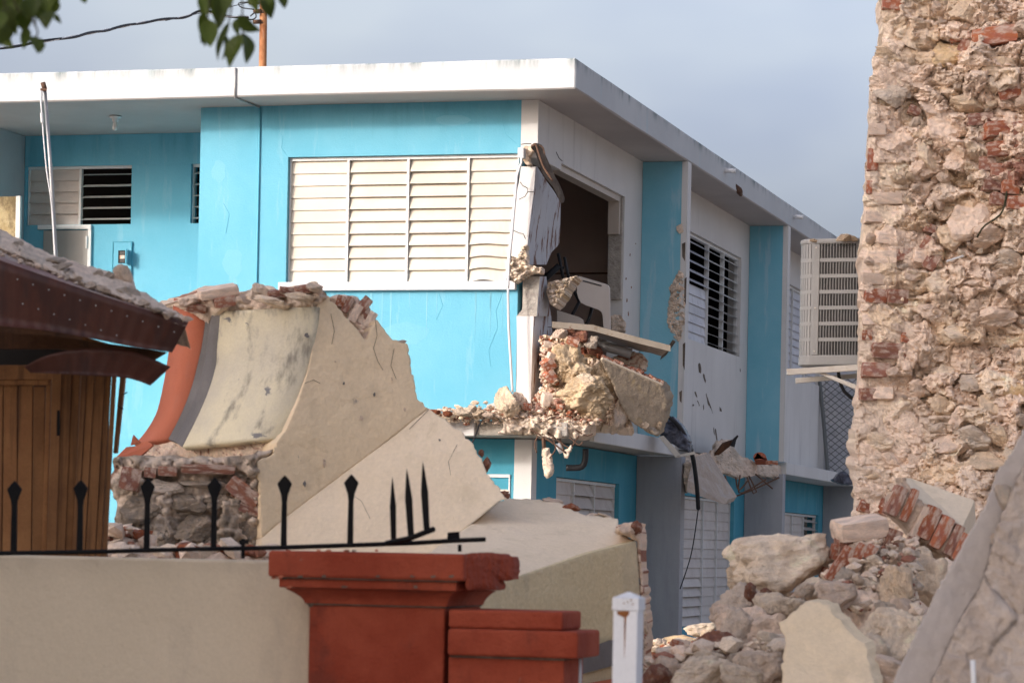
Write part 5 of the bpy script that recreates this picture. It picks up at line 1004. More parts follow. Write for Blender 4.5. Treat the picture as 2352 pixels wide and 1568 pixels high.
def midc(a, b, u, push): return [(p[0] * (1 - u) + q[0] * u, p[1] * (1 - u) + q[1] * u, p[2] * (1 - u) + q[2] * u + push) for p, q in zip(a, b)]
n0 = [P(*p) for p in curve(cs['n'], 6)]; 
cn = [tuple(p) for p in curve(cs['n'], 6)]; cg = [tuple(p) for p in curve(cs['gi'], 6)]
def W_(k): return [P(*p) for p in (cs[k] if isinstance(k, str) else k)]
loft('terracotta_rim', [W_('ro'), W_('ri')], M['redband'], VF, 24, smooth=True).modifiers.new('s', 'SOLIDIFY').thickness = .04
loft('grey_moulding', [W_('ri'), W_('gm'), W_('gm2'), W_('gi')], M['greyband'], VF, 24).modifiers.new('s', 'SOLIDIFY').thickness = .04
loft('cream_soffit', [W_(cg), W_(midc(cg, cn, .33, 0)), W_(midc(cg, cn, .66, .0)), W_(cn)], M['cream'], VF, 24, smooth=True).modifiers.new('s', 'SOLIDIFY').thickness = .04
for m_ in VF.children:
    for q in m_.modifiers:
        if q.type == 'SOLIDIFY': q.offset = 0
bl = [(424, 1005), (435, 1015), (470, 1020), (517, 1015), (582, 1003), (640, 992), (620, 1035), (560, 1052), (480, 1062), (400, 1062), (330, 1060), (300, 1040), (330, 1022), (390, 1014)]
relief('broken_edge', bl, lambda x, y: 16.58 - (x - 424) * .0026, 3.5, (0, .3, -.05), M['rubble'], VF, amp=.05, sc=6, pal=[('dust', 3), ('pink', 2), ('pale', 1), ('dbrick', .6)], seed=55, jag=3, rim=.02)
slabpx('terracotta_chip', [(312, 1024, 16.6), (338, 1012, 16.6), (352, 1022, 16.55), (322, 1048, 16.5), (266, 1050, 16.5), (290, 1026, 16.6)], 16.5, (0, .06, 0), M['redband'], VF, bevel=.003)
slabpx('terracotta_chip', [(300, 1022, 16.7), (306, 998, 16.7), (322, 1016, 16.7)], 16.7, (0, .04, 0), M['redband'], VF)
# masonry under the soffit: grey-brown stone, coloured darker for the shade there
und = [(262, 1050), (330, 1048), (420, 1050), (540, 1048), (628, 1030), (616, 1046), (590, 1060), (602, 1100), (600, 1160), (598, 1236), (610, 1335), (180, 1335), (232, 1250), (262, 1215), (268, 1150), (246, 1115), (262, 1080)]
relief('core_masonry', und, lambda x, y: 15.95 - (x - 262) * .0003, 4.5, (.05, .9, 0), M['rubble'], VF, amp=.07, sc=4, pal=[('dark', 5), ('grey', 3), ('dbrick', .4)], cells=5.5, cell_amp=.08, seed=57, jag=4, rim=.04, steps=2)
for (x, y, w, h, k, r_) in [(385, 1082, 22, 11, 'dbrick', .02), (480, 1078, 62, 11, 'dbrick', .0), (300, 1100, 24, 26, 'brick', .2), (560, 1130, 42, 20, 'brick', .62), (582, 1172, 34, 12, 'dbrick', .3), (548, 1120, 14, 24, 'brick', .2), (345, 1085, 14, 12, 'dbrick', .1)]:
    brick(x, y, 15.90, w, h, 'dbrick' if k == 'brick' else k, VF, rot=(0, r_, .05), d=w * .5)
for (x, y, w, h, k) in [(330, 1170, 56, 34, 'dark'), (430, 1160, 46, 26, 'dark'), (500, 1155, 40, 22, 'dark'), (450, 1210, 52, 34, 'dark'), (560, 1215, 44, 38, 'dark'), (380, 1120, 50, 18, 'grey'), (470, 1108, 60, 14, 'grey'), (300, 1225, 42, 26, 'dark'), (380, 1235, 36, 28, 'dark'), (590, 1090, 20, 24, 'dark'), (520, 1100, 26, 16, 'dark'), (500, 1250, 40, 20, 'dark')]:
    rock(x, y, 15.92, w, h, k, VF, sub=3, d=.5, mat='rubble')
# broken top of the fragment
tpz = [(412, 690), (440, 676), (500, 660), (545, 653), (548, 680), (562, 684), (590, 660), (620, 656), (650, 668), (690, 664), (718, 650), (740, 660), (752, 680), (727, 708), (650, 716), (560, 716), (515, 722), (480, 742), (450, 722), (425, 708)]
relief('broken_top', tpz, lambda x, y: 16.75 - (x - 420) * .0024, 3.2, (-.25, .7, .02), M['rubble'], VF, amp=.07, sc=5, pal=[('pink', 3), ('dust', 3), ('pale', 1), ('dbrick', .8)], cells=6, cell_amp=.06, seed=58, jag=3, rim=.04, steps=2)
for (x, y, w, h, k, r_) in [(450, 706, 22, 9, 'brick', .1), (515, 690, 24, 12, 'brick', -.2), (500, 668, 44, 11, 'pink', -.2), (640, 672, 26, 7, 'dbrick', -.05), (700, 662, 22, 9, 'brick', -.2), (590, 676, 14, 12, 'dust', .2), (726, 660, 14, 10, 'pink', .3), (660, 664, 18, 6, 'brick', .1)]:
    brick(x, y + 2, 16.70 - (x - 420) * .0024, w, h, 'dbrick' if k == 'brick' else k, VF, rot=(.2, r_, .2), d=w * .8)
for (x, y, w, h, k) in [(600, 668, 24, 16, 'dust'), (560, 690, 18, 10, 'pink'), (690, 684, 40, 12, 'pale'), (625, 694, 44, 12, 'pale'), (430, 696, 22, 12, 'pink'), (722, 658, 20, 13, 'dust')]: rock(x, y, 16.62 - (x - 420) * .0024, w, h, k, VF, sub=3, mat='rubble')
scr = [(757, 684), (775, 676), (800, 679), (822, 682), (845, 702), (858, 722), (864, 736), (852, 760), (841, 780), (822, 762), (800, 738), (775, 708)]
relief('broken_shoulder', scr, lambda x, y: FP.Y(x, y) + .12, 3.2, NB * .8, M['rubble'], VF, amp=.04, sc=6, pal=[('pink', 3), ('dust', 2), ('grey', 1), ('dbrick', 1)], seed=59, jag=3, rim=.03, steps=2)
for (x, y, w, h, k, r_) in [(782, 692, 10, 13, 'brick', .3), (798, 700, 9, 20, 'dbrick', .5), (834, 702, 12, 22, 'dbrick', .7), (816, 720, 10, 22, 'pink', .5), (850, 735, 10, 20, 'dust', .5)]: brick(x, y, FP.Y(x, y) + .135, w, h, k, VF, rot=(0, r_, .1), d=14)
for (x, y, w, h) in [(915, 787, 20, 6), (938, 830, 6, 16), (1118, 1066, 10, 18), (1158, 1136, 14, 10), (1105, 1040, 7, 9)]: rock(x, y, lowY(x, y) + .06, w, h, 'pink' if x < 1000 else 'dbrick', VF, sub=2, mat='rubble')
for cr_ in ([(862, 735), (866, 770), (858, 800), (868, 830), (880, 850)], [(760, 720), (768, 760), (762, 790)], [(985, 940), (960, 965), (940, 985)], [(905, 800), (898, 840), (910, 870)], [(700, 880), (720, 872), (735, 880)], [(1050, 1020), (1030, 1060), (1035, 1090)], [(800, 1130), (830, 1150), (850, 1190)]):
    MB().tube([P(x, y, (FP.Y(x, y) if y < 937 + (985 - x) * .78 else lowY(x, y)) - .004) for x, y in cr_], .0013, 4).obj('crack', M['strip'], VF)
for (x, y, w_, h_, s_) in [(705, 770, 7, 6, 1), (830, 960, 4, 7, 2), (790, 880, 3, 4, 3), (745, 1065, 4, 12, 4), (860, 905, 2.5, 5, 5), (770, 830, 3, 2.5, 6), (700, 1110, 5, 9, 7), (900, 870, 2, 4, 8), (1010, 1010, 3, 3, 9), (930, 940, 3, 6, 10)]:
    r_ = random.Random(s_); pq = []
    for i in range(9):
        a_ = 2 * math.pi * i / 9; k_ = r_.uniform(.5, 1.15); x2, y2 = x + w_ * k_ * math.cos(a_), y + h_ * k_ * math.sin(a_); pq.append(P(x2, y2, (FP.Y(x2, y2) if y2 < 937 + (985 - x2) * .78 else lowY(x2, y2)) - .006))
    MB().prism(pq, NB * .004).obj('chipped_spot', M['greyband'] if s_ % 2 else M['mortar'], VF)
MB().tube([P(x, y, 15.97) for x, y in ((640, 1008), (662, 998), (680, 994), (697, 993))], .006, 4).obj('crack', M['dark'], VF)
# loose bits at its foot
pts = []; sz = []
for _ in range(420):
    x = rg.uniform(190, 345); y = 1275 - rg.uniform(0, 1) ** 1.2 * np.interp(x, [190, 240, 300, 345], [20, 58, 66, 30]); pts.append(P(x, y, 15.3 + rg.uniform(-.15, .15))); sz.append(rg.choice([.015, .025, .04, .06], p=[.3, .3, .25, .15]))
for _ in range(500): pts.append(P(rg.uniform(120, 640), rg.uniform(1262, 1330), 15.1 + rg.uniform(-.2, .2))); sz.append(rg.choice([.03, .05, .08]))
debris('foot_rubble', pts, sz, ['dust', 'pink', 'pale', 'brick', 'dbrick', 'dust'], 'rubble', 'heap of small broken brick and stone between shed and arch fragment', 'rubble', seed=9)

# ------------------------------------------------------------------ pale block right of the fragment
BK = empty('cream_wall_block', tuple(P(1300, 1560, 14.6) * [1, 1, 0] + [0, 0, .2]), 'fallen cream plastered wall block with a flat pale top', 'wall block')
topf = [(1092, 1196), (1148, 1150), (1168, 1143), (1215, 1145), (1268, 1150), (1300, 1160), (1332, 1178), (1360, 1184), (1418, 1190), (1420, 1204), (1412, 1222), (1440, 1230), (1462, 1241), (1350, 1270), (1180, 1326), (1000, 1330), (985, 1268)]
def btY(x, y): return float(14.4 + (1326 - y) * .010 + (x - 1180) * .0006)
topf = ragged(topf, list(range(1, 12)), 3.0, 6)
relief('top_face', topf, btY, 3.5, (0, .25, -.5), M['pale'], BK, amp=.02, sc=4, seed=61)
frf = [(1040, 1372), (1180, 1327), (1350, 1271), (1462, 1242), (1466, 1300), (1472, 1400), (1476, 1480), (1472, 1600), (1040, 1640)]
relief('front_face', frf, lambda x, y: 14.40 + (x - 1180) * .0029 - (y - 1250) * .0002, 6, (-.12, .7, 0), M['yellow'], BK, amp=.014, sc=3, seed=62)
relief('broken_edge', [(1412, 1222), (1420, 1204), (1450, 1198), (1472, 1200), (1474, 1250), (1478, 1330), (1488, 1440), (1484, 1560), (1478, 1600), (1473, 1480), (1468, 1360), (1463, 1242), (1440, 1231)], 15.24, 3, (.05, .5, 0), M['rubble'], BK, amp=.04, sc=7, pal=[('pink', 3), ('dust', 3), ('dbrick', 1)], seed=63, jag=3, rim=.02)
for (x, y, w, h, k) in [(1312, 1166, 22, 12, 'brick'), (1270, 1150, 26, 7, 'pink'), (1462, 1212, 14, 18, 'dbrick'), (1440, 1215, 18, 16, 'pink'), (1395, 1186, 24, 5, 'pale'), (1484, 1440, 9, 16, 'pink'), (1360, 1182, 18, 5, 'pink')]: rock(x, y, btY(x, y) + .02 if y < 1200 else 15.18, w, h, k, BK, sub=2, mat='rubble')
slabpx('grey_plinth_band', [(1290, 1508), (1400, 1470), (1476, 1462), (1476, 1512), (1400, 1530), (1290, 1560)], lambda x, y: 14.36 + (x - 1180) * .0029 - (y - 1250) * .0002, (0, .03, 0), M['greyband'], BK)
slabpx('red_skirting', [(1340, 1570), (1420, 1556), (1480, 1552), (1480, 1600), (1340, 1600)], lambda x, y: 14.34 + (x - 1180) * .0029 - (y - 1250) * .0002, (0, .03, 0), M['redband'], BK)

# ------------------------------------------------------------------ boundary wall, red pier, iron fence
PF = Fr(P(1065, 1290, 10.3), -14.5)
PR = empty('red_gate_pier', (PF.o[0], PF.o[1], 0), 'dark red painted pier with moulded cap', 'gate pier', rz=PF.a, fr=PF)
def tier(name, xl, xr, yt, yb, t, dep, mat='red', parent=None, bevel=.006, xl2=None, xr2=None, t2=None):
    a, zt = PF.front(xl, yt, t); b, _ = PF.front(xr, yt, t); _, zb = PF.front(xl, yb, t)
    if yb > 1560: zb = 0
    par = parent or PR
    if xl2 is None: return MB().box(a, b, t, t + dep, zb, zt).obj(name, M[mat], par, local=(par is PR), bevel=bevel) if par is PR else MB().box(a, b, t, t + dep, zb, zt).obj(name, M[mat], par, local=True, bevel=bevel)
    c, zb = PF.front(xl2, yb, t2); d, _ = PF.front(xr2, yb, t2); e = dep - 2 * (t2 - t); N_ = 5; m = MB()
    for i in range(N_):
        u0, u1 = i / N_, (i + 1) / N_; g = lambda u: 1 - (1 - u) ** 1.8
        def rg_(u): k = g(u); return a + (c - a) * k, b + (d - b) * k, t + (t2 - t) * k, t + dep - (t2 - t) * k, zt + (zb - zt) * u
        A0, A1 = rg_(u0), rg_(u1)
        m.hexa([(A1[0], A1[2], A1[4]), (A1[1], A1[2], A1[4]), (A1[1], A1[3], A1[4]), (A1[0], A1[3], A1[4])], [(A0[0], A0[2], A0[4]), (A0[1], A0[2], A0[4]), (A0[1], A0[3], A0[4]), (A0[0], A0[3], A0[4])])
    return m.obj(name, M[mat], par, local=True)
tier('cap_slab', 615, 1066, 1263, 1324, 0, .68, bevel=.012); tier('cap_step', 640, 1048, 1326, 1348, .025, .63); tier('cap_cove', 652, 1040, 1349.5, 1384, .035, .61, xl2=700, xr2=1026, t2=.085); tier('shaft', 710, 1022, 1386, 1600, .10, .50, bevel=.008)
for (xl_, xr_, y0_, y1_, t_) in ((641, 1050, 1323.2, 1326.6, .012), (704, 1024, 1383, 1387.5, .092)): tier('stained_joint', xl_, xr_, y0_, y1_, t_, .5, mat='strip', bevel=0)
relief('broken_cap_end', [(1068, 1270), (1100, 1268), (1140, 1272), (1178, 1278), (1182, 1300), (1180, 1330), (1160, 1334), (1140, 1326), (1150, 1345), (1146, 1356), (1110, 1352), (1072, 1352), (1068, 1320)], lambda x, y: 10.32 + (x - 1065) * .003, 4, (.02, .25, 0), M['red'], PR, amp=.03, sc=12, seed=71, jag=3, rim=.02, smooth=False)
for i_ in range(22):                                   # chipped arrises showing render
    rc = random.Random(200 + i_); xx = rc.uniform(625, 1055); yy = rc.choice([1264, 1323, 1327, 1347, 1388]); tt = {1264: -.002, 1323: -.002, 1327: .023, 1347: .023, 1388: .098}[yy]
    if yy == 1388: xx = rc.choice([712, 1019])
    pq = []
    for k_ in range(7):
        a_ = 2 * math.pi * k_ / 7; x3, z3 = PF.front(xx + rc.uniform(3, 9) * math.cos(a_), yy + rc.uniform(1.5, 4) * math.sin(a_) * (3 if yy == 1388 else 1), tt); pq.append((x3, tt, z3))
    MB().prism(pq, (0, .0018, 0)).obj('chip', M['strip'] if i_ % 3 else M['redband'], PR, local=True)
PL2 = empty('low_red_pier', (PF.o[0], PF.o[1], 0), 'lower stepped red pier attached beside the taller one', 'gate pier', rz=PF.a, fr=PF)
tier('cap_step', 1030, 1292, 1398, 1441, .06, .30, parent=PL2, bevel=.01); tier('cap_slab', 1028, 1327, 1442, 1504, .03, .36, parent=PL2, bevel=.01); tier('shaft', 1030, 1296, 1506, 1600, .06, .30, parent=PL2)
tier('stained_joint', 1034, 1296, 1502.5, 1508, .05, .3, mat='strip', parent=PL2, bevel=0)
tag(MB().tube([P(1330, 1508, 10.5), P(1330, 1600, 10.5)], .010, 8).obj('white_pipe', M['pvc'], smooth=True), 'thin white pipe at the right of the lower red pier', 'pipe')
BW_ = empty('boundary_wall', (PF.o[0], PF.o[1], 0), 'plain cream boundary wall left of the red pier', 'wall', rz=PF.a, fr=PF)
a, zt = PF.front(300, 1280, .35); b, _ = PF.front(716, 1280, .35)
o = MB().box(-6, b, .35, .55, 0, zt).obj('wall_panel', M['wallc'], BW_, local=True, bevel=.01)
IF = empty('iron_fence', tuple(P(500, 1262, 10.72)), 'black wrought iron spear fence on the boundary wall with bent right end', 'fence')
def fY(x): return 10.95 - x * .00038
MB().tube([P(x, y, fY(x)) for x, y in ((-60, 1271), (0, 1270), (200, 1267), (420, 1261), (640, 1257), (850, 1250), (960, 1246), (1040, 1241), (1115, 1238))], .0085, 8).obj('rail', M['iron'], IF, smooth=True)
def spear(x, yb, yt, w=7, hw=18, dx=0, flat=1):
    Y = fY(x); hh = (yb - yt)
    pr = [(-w, 0), (w, 0), (w * .85, -hh + 62), (w * .7 + 3, -hh + 46), (hw * .75, -hh + 32), (hw, -hh + 20), (hw * .45, -hh + 8), (0, -hh), (-hw * .45, -hh + 8), (-hw, -hh + 20), (-hw * .75, -hh + 32), (-w * .7 - 3, -hh + 46), (-w * .85, -hh + 62)]
    MB().prism([P(x + a + dx * (-b / hh), yb + b, Y) for a, b in pr], (0, .016, 0)).obj('spear', M['iron'], IF, bevel=.003)
for (x, yb, yt) in ((-45, 1270, 1108), (30, 1270, 1103), (182, 1267, 1101), (336, 1263, 1097), (490, 1260, 1095), (651, 1256, 1090), (804, 1252, 1088)): spear(x, yb, yt, 7, 17, dx=3)
def spike(x, yb, yt, dx, w=6, Yo=0):
    hh = yb - yt; MB().prism([P(x + a + dx * (-b / hh), yb + b, fY(x) + Yo) for a, b in ((-w, 0), (w, 0), (w * 1.2, -hh * .55), (w * .5, -hh * .85), (0, -hh), (-w * .5, -hh * .85), (-w * 1.2, -hh * .55))], (0, .014, 0)).obj('bent_spear', M['iron'], IF, bevel=.003)
spike(904, 1246, 1094, -3); spike(944, 1232, 1074, -10, 7, -.1); spike(980, 1216, 1058, -9, 7, -.2)
MB().tube([P(888, 1247, fY(900) + .01), P(940, 1236, fY(940) - .1), P(995, 1215, fY(980) - .22)], .0105, 8).obj('bent_rail', M['iron'], IF, smooth=True)
slabpx('bracket', [(1028, 1222), (1055, 1220), (1056, 1236), (1027, 1238)], fY(1040), (0, .03, 0), M['iron'], IF)
for (x, y0, y1) in ((558, 1236, 1282), (1056, 1250, 1266)): MB().tube([P(x, y0, fY(x)), P(x, y1, fY(x))], .008, 6).obj('stay', M['iron'], IF)
slabpx('bracket', [(548, 1240), (572, 1236), (570, 1248), (550, 1250)], fY(560) - .01, (0, .02, 0), M['iron'], IF)

# ------------------------------------------------------------------ white post
WP = empty('white_metal_post', tuple(P(1438, 1700, 8.8) * [1, 1, 0]), 'white square metal post with pointed cap and rust streak', 'post', rz=-.3)
wl = P(1438, 1400, 8.8); TL[WP.name] = lambda p: np.atleast_2d(p)
s = 8.8 / F; z1 = wl[2]
MB().box(-29 * s, 29 * s, -29 * s, 29 * s, 0, z1).obj('tube', M['wpost'], WP, local=True, bevel=.004)
zc = P(1438, 1398, 8.8)[2]; zd = P(1438, 1372, 8.8)[2]; ze = P(1438, 1357, 8.8)[2]; h = 31.5 * s
m = MB().box(-h, h, -h, h, zc - .004, zd); m.add([(-h, -h, zd), (h, -h, zd), (h, h, zd), (-h, h, zd), (0, 0, ze)], [(0, 1, 4), (1, 2, 4), (2, 3, 4), (3, 0, 4)]); m.obj('cap', M['wpost'], WP, local=True, bevel=.003)
zr = P(1438, 1412, 8.8)[2]; r0 = [(-.026, zc - .005), (.012, zc - .005), (.012, zr + .004), (.003, zr - .006), (.0015, zr - .07), (-.0005, zr - .13), (-.002, zr - .07), (-.003, zr - .006), (-.025, zr + .003)]
MB().prism([(x, -29 * s - .0015, z) for x, z in r0], (0, .001, 0)).obj('rust_streak', M['rust'], WP, local=True)
for (x, z) in ((.008, zd - .012), (.018, zd - .006), (-.004, zd - .016), (.024, zd - .018)): MB().box(x - .002, x + .002, -h - .001, -h, z - .002, z + .002).obj('rust_spot', M['rust'], WP, local=True)

# ------------------------------------------------------------------ rubble heap, bottom right
pts = []; V = []; nxh, nyh = 70, 60; f = []
for j in range(nyh):
    for i in range(nxh):
        x = 1480 + 1000 * i / (nxh - 1); u = j / (nyh - 1); Y = 19.5 - 8.5 * u
        hgt = np.interp(x, [1480, 1560, 1640, 1720, 1850, 1960, 2060, 2480], [1540, 1500, 1465, 1400, 1330, 1270, 1230, 1180]); crest = .30
        prof = 1 - abs(u - .42) / .42 if u < .42 else 1 - ((u - .42) / .58) * .98
        X = (x - CX) / F * 14.5; zt = P(x, hgt, 15)[2] ; z = max(0, zt * max(0, prof) ** .8)
        V.append((X + (Y - 14.5) * .1, Y, z))
V = np.array(V); V += np.stack([0 * V[:, 0], .1 * fbm(V * 3, 3, 5), .14 * fbm(V * 3.3, 4, 6) + .05 * fbm(V * 11, 3, 8)], 1); V[:, 2] = np.maximum(V[:, 2] - .10, -.05)
for j in range(nyh - 1):
    for i in range(nxh - 1): a = j * nxh + i; f.append((a, a + nxh, a + nxh + 1, a + 1))
c = np.array(PAL['dust']) * (1 + .3 * fbm(V * 5, 3, 4)[:, None])
o = mkobj('rubble_mound', V, f, M['rubble'], None, col=np.clip(c, 0, 1), smooth=True); tag(o, 'dusty mound of fine rubble under the fallen stones', 'rubble', kind='stuff')
HR = [(1792, 1301, 14.3, 114, 70, 'pale', 'huge rounded cream boulder on top of the rubble heap', 4, .7), (1698, 1336, 14.3, 30, 34, 'lime', 'small cream lobe against the left of the huge boulder', 3, .8), (1703, 1384, 13.9, 56, 44, 'grey', 'grey angular block below the left end of the huge boulder', 3, .7), (1733, 1452, 13.5, 80, 62, 'pink', 'big grey pink rock left of the cream plaster sheet', 4, .7),
      (1690, 1446, 13.4, 40, 50, 'grey', 'grey slanted stone face left of the big grey pink rock', 3, .6), (1970, 1430, 13.6, 82, 72, 'pink', 'large dusty pink rock right of the cream plaster sheet', 4, .7), (2061, 1367, 13.6, 40, 66, 'lime', 'tall upright cream stone beside the grey slab edge', 4, .7), (2062, 1470, 13.3, 64, 66, 'dust', 'layered pale chunk under the tall upright stone', 4, .7),
      (1646, 1488, 13.3, 52, 38, 'dbrick', 'dark red brick lump low on the left of the heap', 3, .8), (1573, 1500, 13.2, 34, 28, 'pink', 'brownish pink stone left of the dark red brick lump', 3, .8), (1602, 1548, 12.6, 74, 38, 'pale', 'pale flat rock at the bottom edge of the heap', 4, .7), (1745, 1540, 12.8, 54, 44, 'grey', 'grey and brick rock at the bottom beside the plaster sheet', 4, .8),
      (2111, 1322, 14.4, 66, 70, 'dust', 'grey pitted rock under the fallen brick arch', 4, .7), (2012, 1305, 14.0, 27, 28, 'pale', 'small round pale stone below the lone brick pile', 3, .8), (1988, 1350, 13.8, 36, 24, 'dust', 'grey gravelly lump left of the tall upright stone', 3, .8), (1940, 1325, 13.9, 26, 22, 'grey', 'grey stone between huge boulder and brick panel', 3, .8),
      (1724, 1362, 13.7, 14, 24, 'dbrick', 'red brick end under the huge boulder', 2, .8), (1758, 1366, 13.7, 14, 16, 'dbrick', 'smaller red brick end right of the other under the boulder', 2, .8), (1850, 1355, 13.6, 24, 16, 'dust', 'small grey stone just below the huge boulder', 3, .8), (1690, 1530, 12.9, 26, 30, 'grey', 'dark stone between pale flat rock and plaster sheet', 3, .8),
      (2130, 1270, 14.6, 40, 40, 'dust', 'dusty lump behind the fallen brick arch', 3, .8), (1930, 1520, 12.6, 40, 60, 'grey', 'grey stone hidden behind the right of the plaster sheet', 3, .8), (2035, 1545, 12.4, 60, 40, 'pink', 'pink stone at the bottom under the grey slab edge', 3, .8), (1510, 1552, 12.8, 30, 26, 'dbrick', 'brown brick bit at the bottom beside the white post', 3, .8), (2000, 1260, 14.6, 22, 20, 'lime', 'yellowish stone beside the lone loose brick', 3, .8), (2040, 1405, 13.5, 30, 22, 'grey', 'grey stone at the foot of the tall upright stone', 3, .8)]
HR += [(1878, 1352, 13.8, 40, 26, 'pale', 'pale block just right below the huge boulder', 3, .8), (1920, 1368, 13.5, 46, 32, 'pink', 'dusty block above the top of the plaster sheet', 3, .8), (1780, 1392, 13.6, 48, 32, 'dust', 'dusty block below the middle of the huge boulder', 3, .8), (1665, 1418, 13.6, 34, 30, 'pink', 'pinkish block at the left flank of the heap', 3, .8), (1835, 1395, 13.3, 26, 22, 'pale', 'small pale block at the top left of the plaster sheet', 3, .8), (2018, 1345, 13.9, 34, 30, 'dust', 'dusty block under the mortared brick chunk', 3, .8), (2095, 1420, 13.5, 40, 48, 'pink', 'pinkish block tucked against the grey slab edge', 3, .8), (2020, 1440, 13.3, 40, 36, 'pale', 'pale block between the pink rock and the layered chunk', 3, .8), (1780, 1490, 13.1, 40, 34, 'dust', 'dusty block right under the big grey pink rock', 3, .8), (1620, 1520, 12.9, 40, 26, 'dust', 'dusty block above the pale flat rock at the bottom', 3, .8), (1700, 1560, 12.5, 50, 30, 'pale', 'pale block at the bottom edge left of the plaster sheet', 3, .8), (1540, 1535, 12.9, 36, 24, 'pink', 'pinkish block at the bottom near the white post', 3, .8), (2000, 1500, 12.8, 44, 44, 'dust', 'dusty block right of the plaster sheet near the bottom', 3, .8), (1905, 1290, 14.4, 30, 26, 'dust', 'dusty block touching the right end of the huge boulder', 3, .8), (2070, 1290, 14.5, 40, 34, 'pink', 'pinkish block under the left of the fallen brick arch', 3, .8)]
for (x, y, Y, w, h, k, lb, sb, d) in HR:
    w, h = w * 1.12, h * 1.12; k = {'grey': 'dust', 'dust': 'pale'}.get(k, k) if sb == 4 or w > 40 else k
    rock(x, y, Y, w, h, k, None, lb, 'stone', sub=sb, d=d, name='boulder' if w > 60 else 'stone')
for i, (x, y, w, h, k, r_) in enumerate([(1974, 1212, 60, 22, 'pink', -.15), (1950, 1250, 32, 22, 'dbrick', -.1), (1930, 1268, 22, 18, 'brick', .1), (1900, 1318, 16, 14, 'brick', .3), (2048, 1240, 18, 26, 'dbrick', .3), (1660, 1512, 30, 12, 'dbrick', -.6), (1555, 1478, 14, 8, 'brick', .3)]):
    brick(x, y, 14.3 if y < 1400 else 13.0, w, h, k, None, ['long dusty pink brick lying on top right of the heap', 'brown brick under the long dusty pink brick', 'red brick corner left of the brown brick', 'tiny red brick bit between boulder and brick panel', 'upright brown brick beside the fallen arch', 'slanted brown brick below the dark red lump', 'small orange brick at the far left of the heap'][i], 'brick', rot=(.2, r_, .3), d=w * .6)
# brick panel lying on the heap
BP = empty('brickwork_chunk', tuple(P(1950, 1330, 14.0)), 'small fallen panel of mortared red bricks on the heap', 'brickwork')
bpl = [(1902, 1330), (1948, 1254), (1990, 1248), (2030, 1256), (2016, 1290), (1975, 1332), (1950, 1340)]
relief('mortar_bed', bpl, 14.12, 4, (.05, .15, 0), M['mortar'], BP, amp=.015, sc=8, seed=81, jag=2)
for (x, y, w, h) in [(1916, 1310, 11, 26), (1943, 1276, 14, 22), (1945, 1318, 12, 24), (1972, 1270, 12, 24), (1962, 1298, 11, 20), (1998, 1268, 12, 18)]: brick(x, y, 14.06, w, h, 'brick', BP, rot=(0, .55, 0), d=16)
# fallen brick arch with white plaster
BA = empty('fallen_brick_arch', tuple(P(2130, 1260, 14.6)), 'chunk of radial brick arch with smooth white plaster on top', 'brickwork')
slabpx('plaster_face', [(2076, 1096, 14.9), (2090, 1097, 14.95), (2150, 1120, 14.9), (2238, 1148, 14.8), (2234, 1162, 14.7), (2212, 1208, 14.45), (2180, 1190, 14.4), (2140, 1168, 14.45), (2098, 1138, 14.5)], 14.7, (.03, .12, -.10), M['pale'], BA, bevel=.004)
relief('plaster_edge', [(2068, 1096), (2078, 1096), (2100, 1138), (2140, 1168), (2180, 1190), (2214, 1210), (2206, 1222), (2160, 1200), (2110, 1168), (2075, 1130)], lambda x, y: 14.42, 3.5, (.0, .2, 0), M['mortar'], BA, amp=.02, sc=9, seed=84, jag=2)
relief('mortar_core', [(2042, 1132), (2072, 1106), (2095, 1140), (2140, 1172), (2206, 1222), (2206, 1290), (2160, 1270), (2115, 1245), (2085, 1222), (2060, 1195), (2038, 1170)], 14.40, 4, (.05, .5, 0), M['mortar'], BA, amp=.03, sc=8, seed=85, jag=3, rim=.03)
for (x, y, w, h, k) in [(2056, 1150, 15, 36, 'dbrick'), (2086, 1160, 10, 40, 'brick'), (2112, 1200, 12, 40, 'pink'), (2130, 1200, 18, 40, 'brick'), (2160, 1222, 17, 40, 'brick'), (2188, 1240, 12, 38, 'dbrick'), (2100, 1230, 10, 30, 'dbrick'), (2204, 1256, 12, 34, 'brick')]: brick(x, y, 14.43, w, h, k, BA, rot=(.0, .42, .05), d=26)
# plaster sheet on the heap
tag(relief('plaster_sheet', [(1850, 1381), (1872, 1382), (1904, 1390), (1912, 1410), (1937, 1434), (1962, 1462), (1986, 1476), (1996, 1520), (2012, 1600), (1790, 1600), (1800, 1500), (1805, 1476), (1788, 1430), (1812, 1412)], lambda x, y: 12.55 + (1380 - y) * .0022 + 0, 5, (.05, .10, .01), M['tan'], None, amp=.02, sc=5, seed=88, jag=3.5), 'smooth cream plaster sheet standing in the front of the heap', 'plaster sheet')
pts = []; sz = []
for _ in range(1500):
    x = rg.uniform(1660, 2110); yb = np.interp(x, [1660, 1740, 1850, 1960, 2110], [1430, 1365, 1362, 1250, 1230]); y = yb + rg.uniform(0, 1) * np.interp(x, [1660, 1800, 1960, 2110], [120, 70, 150, 180]); Y = 14.25 - (y - yb) * .0045
    pts.append(P(x, y, Y + rg.uniform(-.1, .15))); sz.append(rg.choice([.008, .014, .022, .04], p=[.35, .35, .2, .1]))
for _ in range(900):
    x = rg.uniform(1490, 2000); y = rg.uniform(1470, 1600); pts.append(P(x, max(y, np.interp(x, [1490, 1640, 1760], [1520, 1480, 1470])), 13.1 + rg.uniform(-.2, .3))); sz.append(rg.choice([.012, .02, .035, .06], p=[.35, .35, .2, .1]))
debris('heap_gravel', pts, sz, ['dust', 'pale', 'grey', 'dust', 'pink', 'dust', 'pale', 'grey', 'pink', 'dbrick'], 'rubble', 'loose gravel and chips filling gaps of the rubble heap', 'rubble', seed=12)
